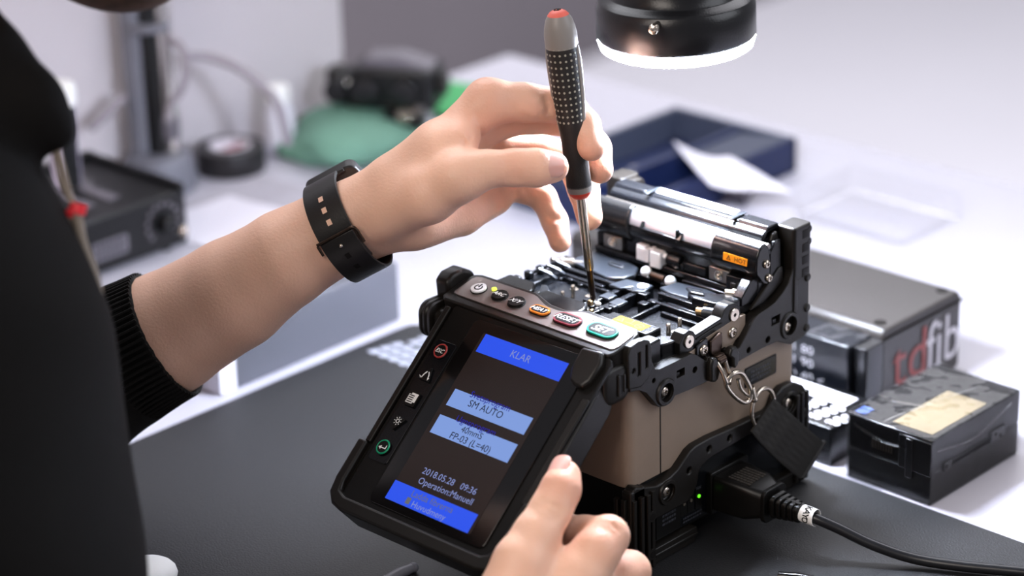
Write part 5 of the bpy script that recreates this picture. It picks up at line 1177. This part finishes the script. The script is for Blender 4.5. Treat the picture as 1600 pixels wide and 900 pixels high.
# right sleeve, mostly outside the frame
rs = Field(np.min([P(650, 1320, 920), P(-330, 500, 800)], 0) - 70, np.max([P(650, 1320, 920), P(-330, 300, 900)], 0) + 80, 4.5)
rs.chain([(P(650, 1310, 910), 31), (P(520, 1500, 860), 40), (P(100, 1500, 820), 50), (P(-330, 1100, 820), 58), (P(-420, 420, 860), 66), (P(-400, 300, 900), 70)], k=5)
net('jacket', [partJ, rs.mesh()], 'jacket', pe, sub=1, label='black jacket')
cuffm = sl_.mesh(); net('sleeve', [cuffm], 'rib', pe, sub=1, label='black sleeve with ribbed cuff')
# cuff ribs
bq = MB('rib'); u1, u2, _ = basis(an_)
for k in range(64):
    a = k * math.pi / 32; dv_ = u1 * math.cos(a) + u2 * math.sin(a)
    bq.tube([cc - an_ * 3 + dv_ * 30.0, cc - an_ * 12 + dv_ * 30.6, cc - an_ * 24 + dv_ * 31.9], .75, n=6)
cf = obj('cuff_ribbing', bq, pe, label='ribbed knit of the cuff'); cf['kind'] = 'stuff'
# trousers below the jacket
tl = Field(np.min([jl], 0)[0] * np.array([1, 1, 1]) - np.array([40, 0, 260]), jl + np.array([420, 420, 60]), 8)

# ---------------------------------------------------------------- wristwatch
wc = P(543, 350, 1118.5); wa = nrm(P(575, 335, 1113) - P(450, 402, 1124)); wu = nrm(CU + CR * -.45 - wa * ((CU + CR * -.45) @ wa)); wv = np.cross(wa, wu)
wt = empty('wristwatch', wc, 'watch with wide dark square-holed strap on the arm holding the screwdriver', 'watch')
ry, rz = 21.6, 20.2
def wp(a, e, off): # angle round the wrist, position along the arm, offset outwards
    return wc + wa * e + wu * (ry + off) * math.cos(a) + wv * (rz + off) * math.sin(a)
def band(m, a0, a1, hw, o0, o1, n=60, hw2=None, name='strap', lab=None, par=None):
    b = MB(m); vs = []; fs = []
    for i in range(n + 1):
        t = i / n; a = a0 + (a1 - a0) * t; w = hw + ((hw2 or hw) - hw) * t
        for e, o in ((-w, o0), (-w, o1), (w, o1), (w, o0)): vs.append(wp(a, e, o))
    for i in range(n):
        for k in range(4): fs.append((i * 4 + k, i * 4 + (k + 1) % 4, (i + 1) * 4 + (k + 1) % 4, (i + 1) * 4 + k))
    fs += [(3, 2, 1, 0), tuple(n * 4 + k for k in range(4))]; b.add(vs, fs); return obj(name, b, par or wt, bevel=.35, smooth=50, label=lab)
sg = 1 if (wv @ -CF) > 0 else -1        # the side of the wrist that faces the viewer
b1 = band('watch', sg * .25, sg * 2.45, 8.4, .2, 1.7, name='strap', lab='dark strap with square holes')
band('watch', sg * 1.75, sg * 4.6, 8.2, 1.7, 3.1, name='strap_end', lab='overlapping strap end')
band('watch', sg * 4.5, sg * 6.1, 8.4, .2, 1.8, name='strap')
b = MB('skin')
for a in (.95, 1.2, 1.45): 
    p = wp(sg * a, 0, 1.75); n_ = nrm(p - wc - wa * ((p - wc) @ wa)); s_ = nrm(np.cross(wa, n_)); b.R = (wa, s_, n_); b.o = p; b.box(-1.1, 1.1, -1.3, 1.3, -.5, .06)
obj('hole', b, b1, label='square strap holes showing skin')
b = MB('ink')
for a in (2.15, 2.45): 
    p = wp(sg * a, 0, 3.15); n_ = nrm(p - wc - wa * ((p - wc) @ wa)); s_ = nrm(np.cross(wa, n_)); b.R = (wa, s_, n_); b.o = p; b.box(-1.1, 1.1, -1.3, 1.3, -.5, .06)
obj('hole', b, b1)
b = MB('bronze'); pp = [wp(sg * 1.72, e, 2.6) for e in (-9.4, -5, 0, 5, 8.6)] + [wp(sg * (1.76 + .06 * k), 9.6, 2.5) for k in range(1, 6)]; b.tube(bez(pp, 3), .75, n=10)
b.tube([wp(sg * (1.74 + .05 * k), -9.5, 2.4) for k in range(5)], .6, n=10); obj('buckle', b, wt, label='thin dark bronze buckle')
b = MB('steel'); p = wp(sg * 1.92, 0, 3.1); b.sphere(p, 1.0, n=12); obj('stud', b, wt)
p = wp(-sg * .85, 0, 2.6); n_ = nrm(p - wc); b = MB('watch', (wa, np.cross(n_, wa), n_), p); b.prism(rr(0, 0, 13, 13, 4), 'z', -4.6, 1.4); wcs = obj('case', b, wt, bevel=1.2, seg=3)
b = MB('watchglass', (wa, np.cross(n_, wa), n_), p); b.prism(rr(0, 0, 11, 11, 3), 'z', 1.2, 2.0); obj('glass', b, wcs, bevel=.3); b = MB('steel'); q = p + wa * 13; b.cyl(q, q + wa * 1.5, 1.8, n=16); obj('crown', b, wcs)

# ---------------------------------------------------------------- neck cord with a red clip
cd = empty('neck_cord', P(105, 240, 945), 'pale beige double cord with a red clip hanging from the jacket', 'cord')
b = MB('cord')
b.tube(bez([P(90, 232, 940), P(98, 262, 942), P(108, 300, 945), P(118, 328, 945)], 6), 1.2, n=8); b.tube(bez([P(84, 236, 940), P(92, 275, 942), P(112, 322, 945)], 6), .8, n=8)
b.tube(bez([P(120, 334, 945), P(128, 380, 945), P(146, 430, 945), P(152, 470, 945), P(142, 515, 945), P(120, 560, 942)], 6), 2.2, n=10)
b.tube(bez([P(106, 340, 945), P(106, 372, 945), P(118, 410, 945), P(130, 470, 945), P(128, 530, 942)], 6), 2.0, n=10); obj('cord', b, cd)
b = MB('white'); b.tube([P(116, 400, 940), P(122, 430, 940), P(128, 462, 940)], [2.4, 3.2, 2.2], n=12); obj('bead', b, cd, label='white slider')
b = MB('redtip'); b.tube([P(124, 318, 945), P(120, 334, 945)], 3.2, n=14); b.sphere(P(112, 333, 945), 2.4); obj('clip', b, cd, label='bright red clip')
